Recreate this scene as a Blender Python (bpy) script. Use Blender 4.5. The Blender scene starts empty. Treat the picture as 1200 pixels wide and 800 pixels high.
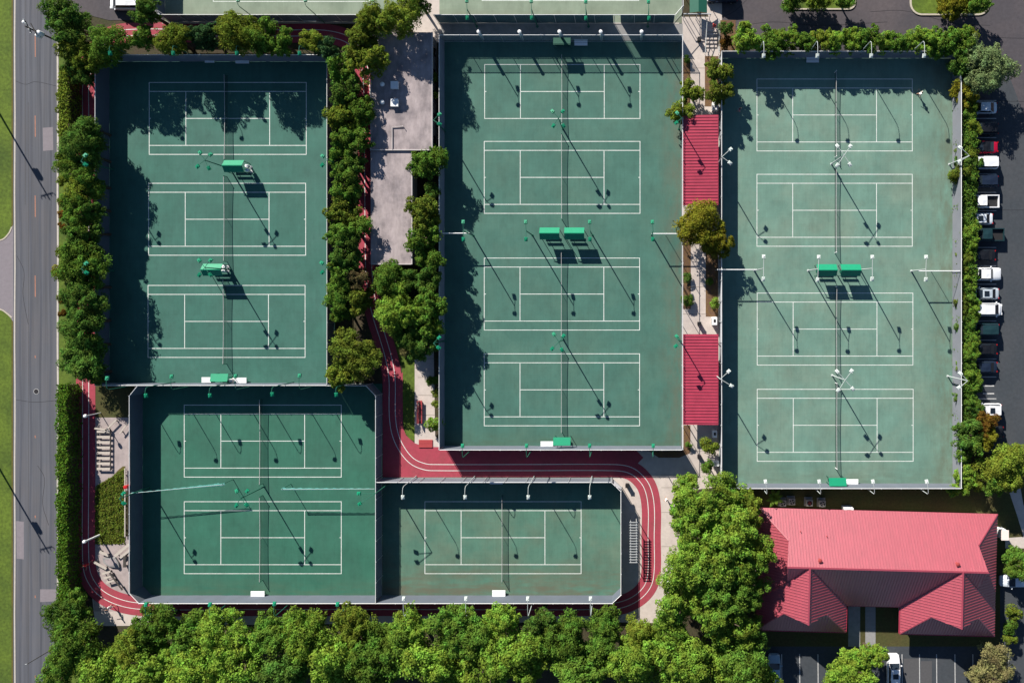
import bpy, math, random
import numpy as np
from mathutils import Vector, Matrix
random.seed(7); np.random.seed(7)
scene = bpy.context.scene
COL = scene.collection
S = 7.67            # photo pixels per metre on the ground
NX, NY, HC = 740.0, 355.0, 116.0   # point straight below the drone, and its height
R = math.radians

def W(px, py, z=0.0):
    "ground point under a map position (photo pixels on the ground)"
    return Vector(((px - 600) / S, (400 - py) / S, z))

def I(px, py, z):
    "point at height z seen at a photo position"
    f = (HC - z) / HC
    return W(NX + (px - NX) * f, NY + (py - NY) * f, z)

# ---------------------------------------------------------------- world, sun, camera
world = bpy.data.worlds.new("World"); scene.world = world; world.use_nodes = True
nt = world.node_tree
sky = nt.nodes.new('ShaderNodeTexSky'); sky.sky_type = 'NISHITA'; sky.sun_disc = False; sky.air_density = .9; sky.dust_density = .2; sky.ozone_density = 3.0
L = Vector((.919, -1.565, -1.0)).normalized()
elev = math.asin(-L.z); azim = math.atan2(-L.x, -L.y)
sky.sun_elevation = elev; sky.sun_rotation = azim
nt.links.new(sky.outputs[0], nt.nodes['Background'].inputs[0])
nt.nodes['Background'].inputs[1].default_value = 0.05
sl = bpy.data.lights.new('sun', 'SUN'); sl.energy = 5.0; sl.angle = R(0.5); sl.color = (1.0, .93, .83)
so = bpy.data.objects.new('sun', sl); COL.objects.link(so)
so.rotation_euler = L.to_track_quat('-Z', 'Y').to_euler(); so.location = (-60, 90, 90)
cam = bpy.data.cameras.new('camera'); co = bpy.data.objects.new('camera', cam); COL.objects.link(co)
cam.sensor_width = 36; cam.lens = S * HC / 1200 * 36
cam.shift_x = (600 - NX) / 1200; cam.shift_y = (NY - 400) / 1200
cam.clip_end = 3000
co.location = W(NX, NY, HC); scene.camera = co
vs = scene.view_settings
vs.view_transform = 'Standard'; vs.look = 'None'; vs.gamma = 1; vs.use_curve_mapping = False
vs.exposure = 0.95

# ---------------------------------------------------------------- materials
M = {}
def mat(name, col, rough=.8, var=.12, scale=1.5, col2=None, mix=.5, scale2=.25, bump=0., metal=0., stretch=None, spec=.3, detail=5):
    m = bpy.data.materials.new(name); m.use_nodes = True
    t = m.node_tree; n = t.nodes; l = t.links
    b = n['Principled BSDF']; b.inputs['Roughness'].default_value = rough
    b.inputs['Metallic'].default_value = metal
    b.inputs['Specular IOR Level'].default_value = spec
    tc = n.new('ShaderNodeTexCoord'); mp = n.new('ShaderNodeMapping')
    l.new(tc.outputs['Object'], mp.inputs[0])
    if stretch: mp.inputs['Scale'].default_value = stretch
    n1 = n.new('ShaderNodeTexNoise'); n1.inputs['Scale'].default_value = scale; n1.inputs['Detail'].default_value = detail
    n1.inputs['Roughness'].default_value = .65
    l.new(mp.outputs[0], n1.inputs['Vector'])
    hs = n.new('ShaderNodeMapRange'); hs.inputs[1].default_value = .25; hs.inputs[2].default_value = .75
    hs.inputs[3].default_value = 1 - var; hs.inputs[4].default_value = 1 + var
    l.new(n1.outputs[0], hs.inputs[0])
    cur = None
    if col2:
        n2 = n.new('ShaderNodeTexNoise'); n2.inputs['Scale'].default_value = scale2; n2.inputs['Detail'].default_value = 6
        n2.inputs['Roughness'].default_value = .6
        l.new(tc.outputs['Object'], n2.inputs['Vector'])
        mr = n.new('ShaderNodeMapRange'); mr.inputs[1].default_value = .42; mr.inputs[2].default_value = .68
        mr.inputs[4].default_value = mix; l.new(n2.outputs[0], mr.inputs[0])
        mx = n.new('ShaderNodeMix'); mx.data_type = 'RGBA'
        mx.inputs['A'].default_value = (*col, 1); mx.inputs['B'].default_value = (*col2, 1)
        l.new(mr.outputs[0], mx.inputs[0]); cur = mx.outputs['Result']
    vm = n.new('ShaderNodeVectorMath'); vm.operation = 'SCALE'
    if cur: l.new(cur, vm.inputs[0])
    else: vm.inputs[0].default_value = col
    l.new(hs.outputs[0], vm.inputs['Scale'])
    l.new(vm.outputs[0], b.inputs['Base Color'])
    if bump:
        bp = n.new('ShaderNodeBump'); bp.inputs['Strength'].default_value = bump; bp.inputs['Distance'].default_value = .05
        l.new(n1.outputs[0], bp.inputs['Height']); l.new(bp.outputs[0], b.inputs['Normal'])
    M[name] = m
    return m

def leafmat(name, col, var=.35, hue=.03):
    m = bpy.data.materials.new(name); m.use_nodes = True
    t = m.node_tree; n = t.nodes; l = t.links
    n.remove(n['Principled BSDF']); out = n['Material Output']
    geo = n.new('ShaderNodeNewGeometry'); oi = n.new('ShaderNodeObjectInfo')
    tc = n.new('ShaderNodeTexCoord')
    nz = n.new('ShaderNodeTexNoise'); nz.inputs['Scale'].default_value = 3.0; nz.inputs['Detail'].default_value = 2
    l.new(tc.outputs['Object'], nz.inputs['Vector'])
    # leaf-to-leaf, clump-to-clump and tree-to-tree differences of the leaf colour
    a = n.new('ShaderNodeMapRange'); a.inputs[3].default_value = 1 - var; a.inputs[4].default_value = 1 + var
    l.new(geo.outputs['Random Per Island'], a.inputs[0])
    b = n.new('ShaderNodeMapRange'); b.inputs[1].default_value = .3; b.inputs[2].default_value = .7; b.inputs[3].default_value = .72; b.inputs[4].default_value = 1.28
    l.new(nz.outputs[0], b.inputs[0])
    c = n.new('ShaderNodeMapRange'); c.inputs[3].default_value = .82; c.inputs[4].default_value = 1.18
    l.new(oi.outputs['Random'], c.inputs[0])
    m1 = n.new('ShaderNodeMath'); m1.operation = 'MULTIPLY'; l.new(a.outputs[0], m1.inputs[0]); l.new(b.outputs[0], m1.inputs[1])
    m2 = n.new('ShaderNodeMath'); m2.operation = 'MULTIPLY'; l.new(m1.outputs[0], m2.inputs[0]); l.new(c.outputs[0], m2.inputs[1])
    hs = n.new('ShaderNodeHueSaturation'); hs.inputs['Color'].default_value = (*col, 1)
    hr = n.new('ShaderNodeMapRange'); hr.inputs[1].default_value = .3; hr.inputs[2].default_value = .7
    hr.inputs[3].default_value = .5 - hue; hr.inputs[4].default_value = .5 + hue
    l.new(nz.outputs[0], hr.inputs[0]); l.new(hr.outputs[0], hs.inputs['Hue']); l.new(m2.outputs[0], hs.inputs['Value'])
    d = n.new('ShaderNodeBsdfDiffuse'); tr = n.new('ShaderNodeBsdfTranslucent'); gl = n.new('ShaderNodeBsdfGlossy')
    gl.inputs['Roughness'].default_value = .45; gl.inputs['Color'].default_value = (1, 1, 1, 1)
    l.new(hs.outputs[0], d.inputs[0]); l.new(hs.outputs[0], tr.inputs[0])
    mx = n.new('ShaderNodeMixShader'); mx.inputs[0].default_value = .34
    l.new(d.outputs[0], mx.inputs[1]); l.new(tr.outputs[0], mx.inputs[2])
    mg = n.new('ShaderNodeMixShader')
    l.new(mx.outputs[0], out.inputs[0]); n.remove(gl); n.remove(mg); M[name] = m

def netmat(name, col, alpha, rough=.7, trans=0.):
    m = bpy.data.materials.new(name); m.use_nodes = True
    t = m.node_tree; n = t.nodes; l = t.links
    b = n['Principled BSDF']; b.inputs['Base Color'].default_value = (*col, 1); b.inputs['Roughness'].default_value = rough
    tr = n.new('ShaderNodeBsdfTransparent'); mx = n.new('ShaderNodeMixShader'); mx.inputs[0].default_value = alpha
    l.new(tr.outputs[0], mx.inputs[1]); l.new(b.outputs[0], mx.inputs[2]); l.new(mx.outputs[0], n['Material Output'].inputs[0])
    M[name] = m

mat('plaza', (.34, .29, .285), .88, .14, 1.5, (.25, .215, .215), .7, .6)
mat('asphalt', (.090, .096, .114), .9, .30, .9, (.108, .105, .115), .8, .10, stretch=(1.6, .03, 1), detail=7)
mat('lot', (.062, .057, .066), .9, .18, 2.0, (.095, .080, .085), .8, .10, detail=8)
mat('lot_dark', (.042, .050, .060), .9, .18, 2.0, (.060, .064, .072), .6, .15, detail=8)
mat('tyre_wear', (.074, .079, .096), .9, .22, 1.2, (.08, .086, .106), .8, .3, stretch=(1, .05, 1))
mat('patch', (.075, .075, .08), .9, .12, 3)
mat('crack', (.02, .02, .024), .9, .1, 3)
mat('concrete', (.49, .435, .40), .85, .12, 1.2, (.40, .35, .33), .6, .5)
mat('concrete_grey', (.25, .25, .25), .85, .15, 1.5, (.18, .18, .19), .6, .5)
mat('driveway', (.2, .18, .2), .9, .1, 2)
mat('grass', (.065, .10, .014), .95, .3, 2.2, (.12, .13, .02), .8, .35, bump=.6, detail=9)
mat('verge', (.092, .140, .016), .95, .45, 2.2, (.045, .078, .012), 1., .13, bump=.6, detail=9)
mat('dry_grass', (.10, .085, .022), .95, .3, 4, (.06, .07, .015), .8, .5, bump=.6, detail=9)
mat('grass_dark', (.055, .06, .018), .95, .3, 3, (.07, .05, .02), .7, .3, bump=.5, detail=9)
mat('soil', (.055, .042, .026), .95, .35, 3.5, (.035, .045, .014), .8, .5, bump=.8, detail=9)
mat('mulch', (.12, .07, .045), .95, .45, 9, (.17, .10, .03), .8, 2, bump=.8)
mat('track', (.32, .046, .072), .85, .13, 1.6, (.25, .052, .066), .8, .45)
mat('white_line', (.66, .69, .67), .7, .22, 6, (.50, .55, .51), .8, .8)
mat('worn_line', (.42, .42, .42), .8, .25, 3)
mat('road_edge', (.45, .42, .38), .8, .15, 2)
mat('dash', (.34, .16, .11), .8, .2, 4)
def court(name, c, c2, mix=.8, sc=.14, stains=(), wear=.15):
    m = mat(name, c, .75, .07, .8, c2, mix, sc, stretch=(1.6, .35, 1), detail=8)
    t = m.node_tree; n = t.nodes; l = t.links; b = n['Principled BSDF']
    tc = n.new('ShaderNodeTexCoord')
    def noise(scale, stretch, lo, hi, a, z):
        mp = n.new('ShaderNodeMapping'); mp.inputs['Scale'].default_value = stretch; l.new(tc.outputs['Object'], mp.inputs[0])
        q = n.new('ShaderNodeTexNoise'); q.inputs['Scale'].default_value = scale; q.inputs['Detail'].default_value = 8; q.inputs['Roughness'].default_value = .65
        l.new(mp.outputs[0], q.inputs['Vector']); r = n.new('ShaderNodeMapRange')
        for k, v in enumerate((lo, hi, a, z)): r.inputs[k + 1].default_value = v
        l.new(q.outputs[0], r.inputs[0]); return r.outputs[0]
    cur = b.inputs['Base Color'].links[0].from_socket
    # squeegee streaks, scuffs and faded patches in the acrylic
    for f in (noise(1.0, (5, .10, 1), .3, .7, .955, 1.045), noise(1.0, (.10, 4, 1), .3, .7, .97, 1.03), noise(.22, (1, 1, 1), .3, .7, 1 - wear, 1 + wear), noise(1.1, (1, .5, 1), .52, .60, 1, 1 - wear * .45)):
        v = n.new('ShaderNodeVectorMath'); v.operation = 'SCALE'; l.new(cur, v.inputs[0]); l.new(f, v.inputs['Scale']); cur = v.outputs[0]
    sx = n.new('ShaderNodeSeparateXYZ'); l.new(tc.outputs['Object'], sx.inputs[0])
    for axis, a0, a1, amt, colr in stains:   # dirt that washed against an edge: from 0 at a0 to full at a1
        g = n.new('ShaderNodeMapRange'); g.inputs[1].default_value = a0; g.inputs[2].default_value = a1; g.inputs[4].default_value = amt
        g.interpolation_type = 'SMOOTHSTEP'
        l.new(sx.outputs[axis], g.inputs[0])
        mu = n.new('ShaderNodeMath'); mu.operation = 'MULTIPLY'; l.new(g.outputs[0], mu.inputs[0]); l.new(noise(.5, (1.4, .5, 1) if axis == 'X' else (.35, 1.5, 1), .36, .62, 0, 1), mu.inputs[1])
        mx = n.new('ShaderNodeMix'); mx.data_type = 'RGBA'; mx.inputs['B'].default_value = (*colr, 1); l.new(cur, mx.inputs['A']); l.new(mu.outputs[0], mx.inputs[0]); cur = mx.outputs['Result']
    l.new(cur, b.inputs['Base Color'])
gx = lambda px: (px - 600) / S
gy = lambda py: (400 - py) / S
BR = (.11, .095, .065)
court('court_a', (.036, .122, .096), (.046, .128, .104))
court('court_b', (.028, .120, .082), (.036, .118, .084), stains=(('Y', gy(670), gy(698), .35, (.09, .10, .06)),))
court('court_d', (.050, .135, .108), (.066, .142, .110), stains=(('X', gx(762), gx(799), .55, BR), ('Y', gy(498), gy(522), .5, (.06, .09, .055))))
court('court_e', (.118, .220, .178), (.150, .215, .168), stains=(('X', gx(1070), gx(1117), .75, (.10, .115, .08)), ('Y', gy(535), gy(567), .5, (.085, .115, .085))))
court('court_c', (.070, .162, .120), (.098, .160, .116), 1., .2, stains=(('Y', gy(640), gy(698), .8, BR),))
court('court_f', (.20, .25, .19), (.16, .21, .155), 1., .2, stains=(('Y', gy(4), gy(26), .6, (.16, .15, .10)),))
mat('stain', (.13, .11, .08), .85, .2, 1)
mat('galv', (.42, .44, .45), .5, .08, 2, metal=.3)
mat('rail_white', (.72, .73, .74), .5, .05, 2)
mat('green_paint', (.006, .225, .118), .5, .06, 3)
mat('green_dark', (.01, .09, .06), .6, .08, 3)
mat('lamp_white', (.52, .58, .56), .45, .05, 3)
mat('pole_green', (.02, .12, .08), .5, .08, 3)
mat('pole_grey', (.38, .42, .42), .5, .06, 3)
mat('screen', (.050, .068, .092), .85, .12, .7, (.040, .056, .080), .5, .4)
b_ = M['screen'].node_tree.nodes['Principled BSDF']; b_.inputs['Sheen Weight'].default_value = .55; b_.inputs['Sheen Roughness'].default_value = .45; b_.inputs['Sheen Tint'].default_value = (.92, .92, 1, 1)
mat('screen_teal', (.045, .10, .115), .85, .12, .7)
netmat('chain', (.30, .33, .35), .10)
netmat('chain_d', (.10, .20, .22), .42)
netmat('netting', (.015, .02, .02), .40)
netmat('curtain', (.10, .40, .38), .42)
mat('roof_conc', (.33, .285, .29), .9, .26, 1.3, (.17, .15, .16), 1., .36, stretch=(1.2, .35, 1), detail=9)
mat('roof_lip', (.46, .43, .43), .85, .1, 2)
mat('wall', (.42, .38, .34), .9, .1, 1.5)
mat('red_roof', (.28, .032, .056), .56, .18, 1.0, (.29, .035, .06), .8, .3, stretch=(2.5, .22, 1), spec=1.0)
mat('red_roof_rib', (.29, .03, .055), .56, .12, .8, spec=1.0)
for q_ in ('red_roof', 'red_roof_rib'):
    b_ = M[q_].node_tree.nodes['Principled BSDF']; b_.inputs['Coat Weight'].default_value = 1.0; b_.inputs['Coat Roughness'].default_value = .56
mat('canopy_red', (.325, .034, .068), .55, .16, .8, (.29, .036, .066), .6, .3)
mat('canopy_rib', (.36, .05, .09), .5, .08, .8)
mat('dark_hole', (.015, .012, .012), .8, .1, 3)
mat('vent_white', (.72, .74, .75), .5, .05, 3)
mat('vent_red', (.3, .05, .05), .5, .05, 3)
mat('ac', (.36, .33, .30), .6, .1, 3)
mat('black', (.012, .012, .014), .6, .1, 3)
mat('bark', (.07, .05, .035), .95, .3, 6, bump=.6)
mat('wood_dark', (.055, .05, .047), .9, .2, 4)
mat('wood_pale', (.42, .38, .34), .85, .15, 4)
mat('transformer', (.62, .64, .65), .45, .05, 3)
mat('bench_white', (.78, .80, .82), .45, .04, 3)
mat('bench_red', (.34, .05, .055), .6, .08, 3)
mat('red_bin', (.45, .015, .02), .5, .05, 3)
mat('kerb', (.42, .38, .31), .85, .12, 3)
mat('glass', (.012, .018, .026), .08, .02, 3, spec=.6)
mat('tyre', (.012, .012, .012), .9, .1, 3)
mat('rim', (.35, .36, .37), .35, .05, 3, metal=.7)
mat('headlight', (.7, .72, .75), .15, .02, 3)
mat('taillight', (.35, .01, .01), .25, .05, 3)
mat('trim', (.02, .02, .022), .6, .1, 3)
CARCOL = {'white': (.74, .76, .79), 'silver': (.40, .46, .52), 'sky': (.30, .44, .56), 'red': (.36, .004, .03), 'navy': (.012, .02, .04),
          'black': (.009, .01, .013), 'teal': (.012, .035, .042), 'pale': (.6, .66, .72)}
for k, v in CARCOL.items(): mat('car_' + k, v, .25, .02, 3, spec=.5)
for k, v in {'dk': (.080, .155, .028), 'mid': (.104, .194, .029), 'yg': (.160, .215, .029), 'br': (.172, .285, .038), 'bright': (.19, .31, .04), 'bl': (.05, .11, .04),
             'pale': (.17, .24, .10), 'gold': (.20, .20, .022), 'rust': (.13, .075, .015), 'olive': (.125, .168, .025), 'flower': (.20, .19, .08), 'hedge': (.095, .19, .022), 'banana': (.12, .20, .03), 'brown': (.13, .11, .05)}.items():
    leafmat('leaf_' + k, v)
mat('skin', (.42, .24, .16), .6, .05, 5)
mat('hair', (.03, .02, .015), .7, .1, 8)
mat('cloth_white', (.76, .76, .76), .8, .05, 5)
mat('cloth_red', (.50, .02, .03), .8, .05, 5)
mat('cloth_pink', (.55, .22, .22), .8, .05, 5)
mat('cloth_dark', (.03, .035, .05), .8, .05, 5)
mat('cloth_blue', (.06, .10, .22), .8, .05, 5)
mat('cooler', (.75, .66, .62), .5, .05, 3)

# ---------------------------------------------------------------- mesh helpers
def link(name, me, parent=None, loc=None, rotz=0):
    o = bpy.data.objects.new(name, me); COL.objects.link(o)
    if parent: o.parent = parent
    if loc is not None: o.location = loc
    if rotz: o.rotation_euler.z = rotz
    return o
def tag(o, label, cat, group=None):
    w = label.split()
    while len(w) > 16 and 'the' in w: w.pop(len(w) - 1 - w[::-1].index('the'))
    label = ' '.join(w)
    o['label'] = label; o['category'] = cat
    if group: o['group'] = group
    return o
def thing(name, label, cat, loc=(0, 0, 0), rotz=0, group=None):
    return tag(link(name, None, None, loc, rotz), label, cat, group)

class MB:
    def __init__(s): s.v = []; s.f = []; s.smooth = False
    def add(s, vs, fs):
        k = len(s.v); s.v += [tuple(p) for p in vs]; s.f += [tuple(k + i for i in f) for f in fs]; return s
    def box(s, c, d, rz=0, rot=None):
        x, y, z = d[0] / 2, d[1] / 2, d[2] / 2
        P = [Vector(p) for p in ((-x, -y, -z), (x, -y, -z), (x, y, -z), (-x, y, -z), (-x, -y, z), (x, -y, z), (x, y, z), (-x, y, z))]
        m = rot if rot is not None else Matrix.Rotation(rz, 3, 'Z')
        return s.add([m @ p + Vector(c) for p in P], [(0, 3, 2, 1), (4, 5, 6, 7), (0, 1, 5, 4), (1, 2, 6, 5), (2, 3, 7, 6), (3, 0, 4, 7)])
    def bar(s, a, b, w, h):
        a = Vector(a); b = Vector(b); d = b - a
        q = d.to_track_quat('X', 'Z').to_matrix()
        return s.box((a + b) / 2, (d.length, w, h), rot=q)
    def tube(s, pts, r, n=8, caps=True):
        pts = [Vector(p) for p in pts]; rr = r if isinstance(r, (list, tuple)) else [r] * len(pts)
        V = []; F = []; up = Vector((0, 0, 1))
        for i, p in enumerate(pts):
            d = (pts[min(i + 1, len(pts) - 1)] - pts[max(i - 1, 0)]).normalized()
            a = d.cross(up if abs(d.z) < .95 else Vector((1, 0, 0))).normalized(); b = a.cross(d)
            for k in range(n):
                t = 2 * math.pi * k / n; V.append(p + (a * math.cos(t) + b * math.sin(t)) * rr[i])
        for i in range(len(pts) - 1):
            for k in range(n): F.append((i * n + k, i * n + (k + 1) % n, (i + 1) * n + (k + 1) % n, (i + 1) * n + k))
        if caps: F.append(tuple(range(n - 1, -1, -1))); F.append(tuple(range((len(pts) - 1) * n, len(pts) * n)))
        s.smooth = True
        return s.add(V, F)
    def lathe(s, prof, n=14, c=(0, 0, 0)):
        V = []; F = []; c = Vector(c)
        for r, z in prof:
            for k in range(n): t = 2 * math.pi * k / n; V.append(c + Vector((r * math.cos(t), r * math.sin(t), z)))
        for i in range(len(prof) - 1):
            for k in range(n): F.append((i * n + k, i * n + (k + 1) % n, (i + 1) * n + (k + 1) % n, (i + 1) * n + k))
        F.append(tuple(range(n - 1, -1, -1))); F.append(tuple(range((len(prof) - 1) * n, len(prof) * n)))
        s.smooth = True
        return s.add(V, F)
    def prism(s, poly, z0, z1):
        n = len(poly); a = sum(poly[i][0] * poly[(i + 1) % n][1] - poly[(i + 1) % n][0] * poly[i][1] for i in range(n))
        if a < 0: poly = poly[::-1]
        V = [(p[0], p[1], z0) for p in poly] + [(p[0], p[1], z1) for p in poly]
        F = [tuple(range(n - 1, -1, -1)), tuple(range(n, 2 * n))] + [(i, (i + 1) % n, n + (i + 1) % n, n + i) for i in range(n)]
        return s.add(V, F)
    def mesh(s, name, m, smooth=None):
        me = bpy.data.meshes.new(name); me.from_pydata(s.v, [], s.f); me.update()
        for x in (m if isinstance(m, (list, tuple)) else [m]): me.materials.append(M[x] if isinstance(x, str) else x)
        if smooth or (smooth is None and s.smooth):
            me.polygons.foreach_set('use_smooth', [True] * len(me.polygons))
            try: me.set_sharp_from_angle(angle=R(40))
            except Exception: pass
        return me
    def build(s, name, m, parent=None, loc=None, rotz=0, bevel=0, smooth=None):
        o = link(name, s.mesh(name, m, smooth), parent, loc, rotz)
        if bevel:
            b = o.modifiers.new('bevel', 'BEVEL'); b.width = bevel; b.segments = 2; b.limit_method = 'ANGLE'
        return o

def struct(name, mb, m, parent=None):
    o = mb.build(name, m, parent)
    if not parent: o['kind'] = 'structure'
    return o
def flat(name, polys, m, z, parent=None):
    "flat sheet(s), polygons in photo pixels on the ground"
    mb = MB()
    for k, p in enumerate(polys):
        P = [W(x, y, z + .0012 * k) for x, y in p]
        a = sum(P[i].x * P[(i + 1) % len(P)].y - P[(i + 1) % len(P)].x * P[i].y for i in range(len(P)))
        if a < 0: P = P[::-1]
        mb.add(P, [tuple(range(len(P)))])
    return struct(name, mb, m, parent)
def rect(x0, y0, x1, y1): return [(x0, y0), (x1, y0), (x1, y1), (x0, y1)]
def slab(name, polys, m, z0, z1):
    mb = MB()
    for p in polys: mb.prism([tuple(W(x, y)[:2]) for x, y in p], z0, z1)
    return struct(name, mb, m)
def smoothpath(pts, closed=False, n=10):
    out = []; N = len(pts)
    rng = range(N if closed else N - 1)
    g = (lambda i: pts[i % N]) if closed else (lambda i: pts[max(0, min(N - 1, i))])
    for i in rng:
        p0, p1, p2, p3 = [np.array(g(i + k), float) for k in (-1, 0, 1, 2)]
        # centripetal-like: keep tangents no longer than the segment
        d = np.linalg.norm(p2 - p1)
        def tan(a, b, c):
            t = (c - a); q = np.linalg.norm(t); return t / q if q else t
        m1 = tan(p0, p1, p2) * d; m2 = tan(p1, p2, p3) * d
        for k in range(n):
            t = k / n
            out.append(tuple((2*t**3-3*t**2+1)*p1 + (t**3-2*t**2+t)*m1 + (-2*t**3+3*t**2)*p2 + (t**3-t**2)*m2))
    if not closed: out.append(tuple(pts[-1]))
    return out
def ribbon_mb(pts, half, z, off=0., closed=False, mb=None):
    mb = mb or MB(); N = len(pts); V = []
    for i in range(N):
        a = np.array(pts[(i - 1) % N if closed else max(i - 1, 0)]); b = np.array(pts[(i + 1) % N if closed else min(i + 1, N - 1)])
        t = b - a; t = t / (np.linalg.norm(t) + 1e-9); nn = np.array((t[1], -t[0]))
        for s_ in (half, -half):
            q = np.array(pts[i]) + nn * (off + s_); V.append(W(q[0], q[1], z))
    F = []
    for i in range(N if closed else N - 1):
        j = (i + 1) % N; F.append((2 * i, 2 * i + 1, 2 * j + 1, 2 * j))
    # face up
    p = [Vector(V[k]) for k in F[0]]
    if (p[1] - p[0]).cross(p[2] - p[1]).z < 0: F = [f[::-1] for f in F]
    return mb.add(V, F)
# ---------------------------------------------------------------- the ground
mb = MB(); mb.add([(-1500, -1500, -.03), (1500, -1500, -.03), (1500, 1500, -.03), (-1500, 1500, -.03)], [(0, 1, 2, 3)])
struct('ground', mb, 'soil')
flat('roadside_verge', [rect(-600, -700, 17, 1500)], 'verge', -.012)
flat('road', [rect(15.5, -900, 69, 1800)], 'asphalt', 0.0)
flat('driveway', [[(-120, 292), (-20, 284), (2, 281), (10, 274), (14, 266), (16.2, 262), (16.2, 378), (12, 372), (4, 364), (-20, 358), (-120, 356)]], 'driveway', -.004)
mb = MB()
for pts in ([(14, 266), (10, 274), (2, 281), (-20, 284), (-120, 292)], [(14, 372), (8, 367), (2, 363), (-20, 358), (-120, 356)]):
    ribbon_mb(smoothpath(pts), .8, .03, mb=mb)
struct('driveway_kerb', mb, 'kerb')
flat('road_shoulder', [rect(13.3, -900, 16, 1800)], 'dry_grass', -.006)
mb = MB()
for x, hw in ((17.3, .75), (67.6, 1.0)):
    n_ = 60
    ribbon_mb([(x + (.25 * math.sin(i * 1.7)), -900 + 2700 * i / n_) for i in range(n_ + 1)], hw, .005, mb=mb)
struct('road_edge_line', mb, 'road_edge')
mb = MB(); ribbon_mb([(29.3, -900), (29.5, 240)], .35, .005, mb=mb); ribbon_mb([(33.2, 120), (33.4, 1800)], .22, .005, mb=mb)
struct('road_seam', mb, 'worn_line').data.materials[0] = M['patch']
mb = MB()
for k in range(-8, 18):
    y = 42 + 93.6 * k
    ribbon_mb([(41.2, y), (41.4, y + (25 if k < 4 else 3))], .55, .005, mb=mb)
struct('road_centre_dash', mb, 'dash')
flat('road_patch', [[(50, 150), (62, 149), (62.5, 176), (50.5, 177)], [(19, 610), (28, 611), (28, 655), (19.5, 654)], [(47, 690), (66, 690), (66, 704), (47, 705)]], 'driveway', .0035)
mb = MB()
for x_, hw_ in ((24, 1.3), (36, 1.2), (47.5, 1.3), (59, 1.3)): ribbon_mb([(x_ + .8 * math.sin(k * .9 + x_), -900 + 27 * k) for k in range(101)], hw_, .0025, mb=mb)
struct('road_tyre_track', mb, 'tyre_wear')
mb = MB()
for p in ([(18, 95), (30, 99), (41, 96), (66, 101)], [(20, 300), (28, 318), (27, 345), (33, 380)], [(44, 545), (52, 560), (50, 590), (57, 615)], [(18, 468), (40, 471), (66, 469)]): ribbon_mb(smoothpath(p), .2, .0045, mb=mb)
struct('road_crack', mb, 'crack')
t = thing('manhole_cover', 'round manhole cover in the middle of the road, below the driveway', 'manhole', W(42.5, 458.5, .0))
MB().lathe([(.42, .004), (.42, .012)], 20).build('frame', 'worn_line', t); MB().lathe([(.36, .012), (.36, .018)], 20).build('lid', 'crack', t)
flat('hedge_verge', [rect(69, -300, 98, 1400)], 'verge', -.006)
# top left car park, right and top car park, lower car park
flat('car_park', [[(72, -300), (192, -300), (192, 24), (128, 24), (96, 16), (78, 8)]], 'lot', .002)
flat('parking_lot', [[(828, -600), (2400, -600), (2400, 540), (1190, 540), (1150, 520), (1140, 500), (1140, 66), (864, 66), (842, 60), (842, 20), (828, 8)]], 'lot', .002)
flat('parking_lane', [[(1172, 60), (1198, 130), (1215, 260), (1215, 540), (1150, 530), (1143, 500), (1143, 200)]], 'lot_dark', .005)
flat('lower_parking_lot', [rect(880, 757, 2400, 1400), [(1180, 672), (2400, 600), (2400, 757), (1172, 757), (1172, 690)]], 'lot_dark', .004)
flat('asphalt_patch', [rect(1059, 771, 1078, 1400), rect(1079, 774, 1092, 1400)], 'patch', .008)
mb = MB()
for y in (118, 139, 161.5, 182.5, 204, 225.5, 247, 268, 290, 311.5, 333, 354.5, 376, 398.5, 420.5, 441.5, 467): ribbon_mb([(1138, y), (1167.5, y)], .45, .010, mb=mb)
for y in (452, 461): ribbon_mb([(1152, y), (1165, y)], .7, .010, mb=mb)
for x in (916, 937, 958.5, 1057, 1077.5, 1097.5, 1119, 1140, 1161, 1182): ribbon_mb([(x, 766), (x + .5, 830)], .5, .010, mb=mb)
struct('parking_bay_line', mb, 'worn_line')
mb = MB()
for p in ([(842, 22), (860, 14), (872, 3), (884, -8)], [(1160, 118), (1186, 119), (1240, 119.5)], [(1171, 246), (1230, 246.5)], [(1158, 44), (1200, 45), (1260, 43)], [(1020, 14), (1060, 13), (1120, 28), (1160, 30)], [(860, 32), (905, 26), (960, 30), (1040, 26)]):
    ribbon_mb(smoothpath(p), .22, .009, mb=mb)
struct('asphalt_crack', mb, 'crack')
def rounded(x0, y0, x1, y1, r, n=6):
    out = []
    for cx, cy, a in ((x1 - r, y1 - r, 0), (x0 + r, y1 - r, 90), (x0 + r, y0 + r, 180), (x1 - r, y0 + r, 270)):
        for k in range(n + 1): t = R(a + 90 * k / n); out.append((cx + r * math.cos(t), cy + r * math.sin(t)))
    return out
slab('island_kerb', [rounded(917, -30, 1003, 12, 9), rounded(1066, -30, 1160, 18.5, 14)], 'kerb', 0, .14)
flat('island_grass', [rounded(919, -28, 1001, 10.2, 8), rounded(1068, -28, 1158, 16.5, 12)], 'verge', .146)
# lawns and beds
flat('lawn', [[(441, 380), (500, 380), (500, 506), (491, 519), (480, 514), (473, 505), (471, 430), (463, 405)]], 'verge', .002)
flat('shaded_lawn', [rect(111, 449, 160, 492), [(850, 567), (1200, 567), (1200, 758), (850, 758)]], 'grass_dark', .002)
flat('dry_lawn', [[(112, 574), (118, 566), (125, 562), (132, 558), (138, 551), (144, 546), (147, 546), (147, 632), (143, 637), (128, 637.5), (118, 635), (112, 629)]], 'dry_grass', .016)
flat('hedge_bed', [rect(1121, 66, 1140, 600), rect(864, 28, 1140, 67), rect(388, 60, 440, 452), rect(482, 176, 517, 420)], 'soil', -.004)
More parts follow.
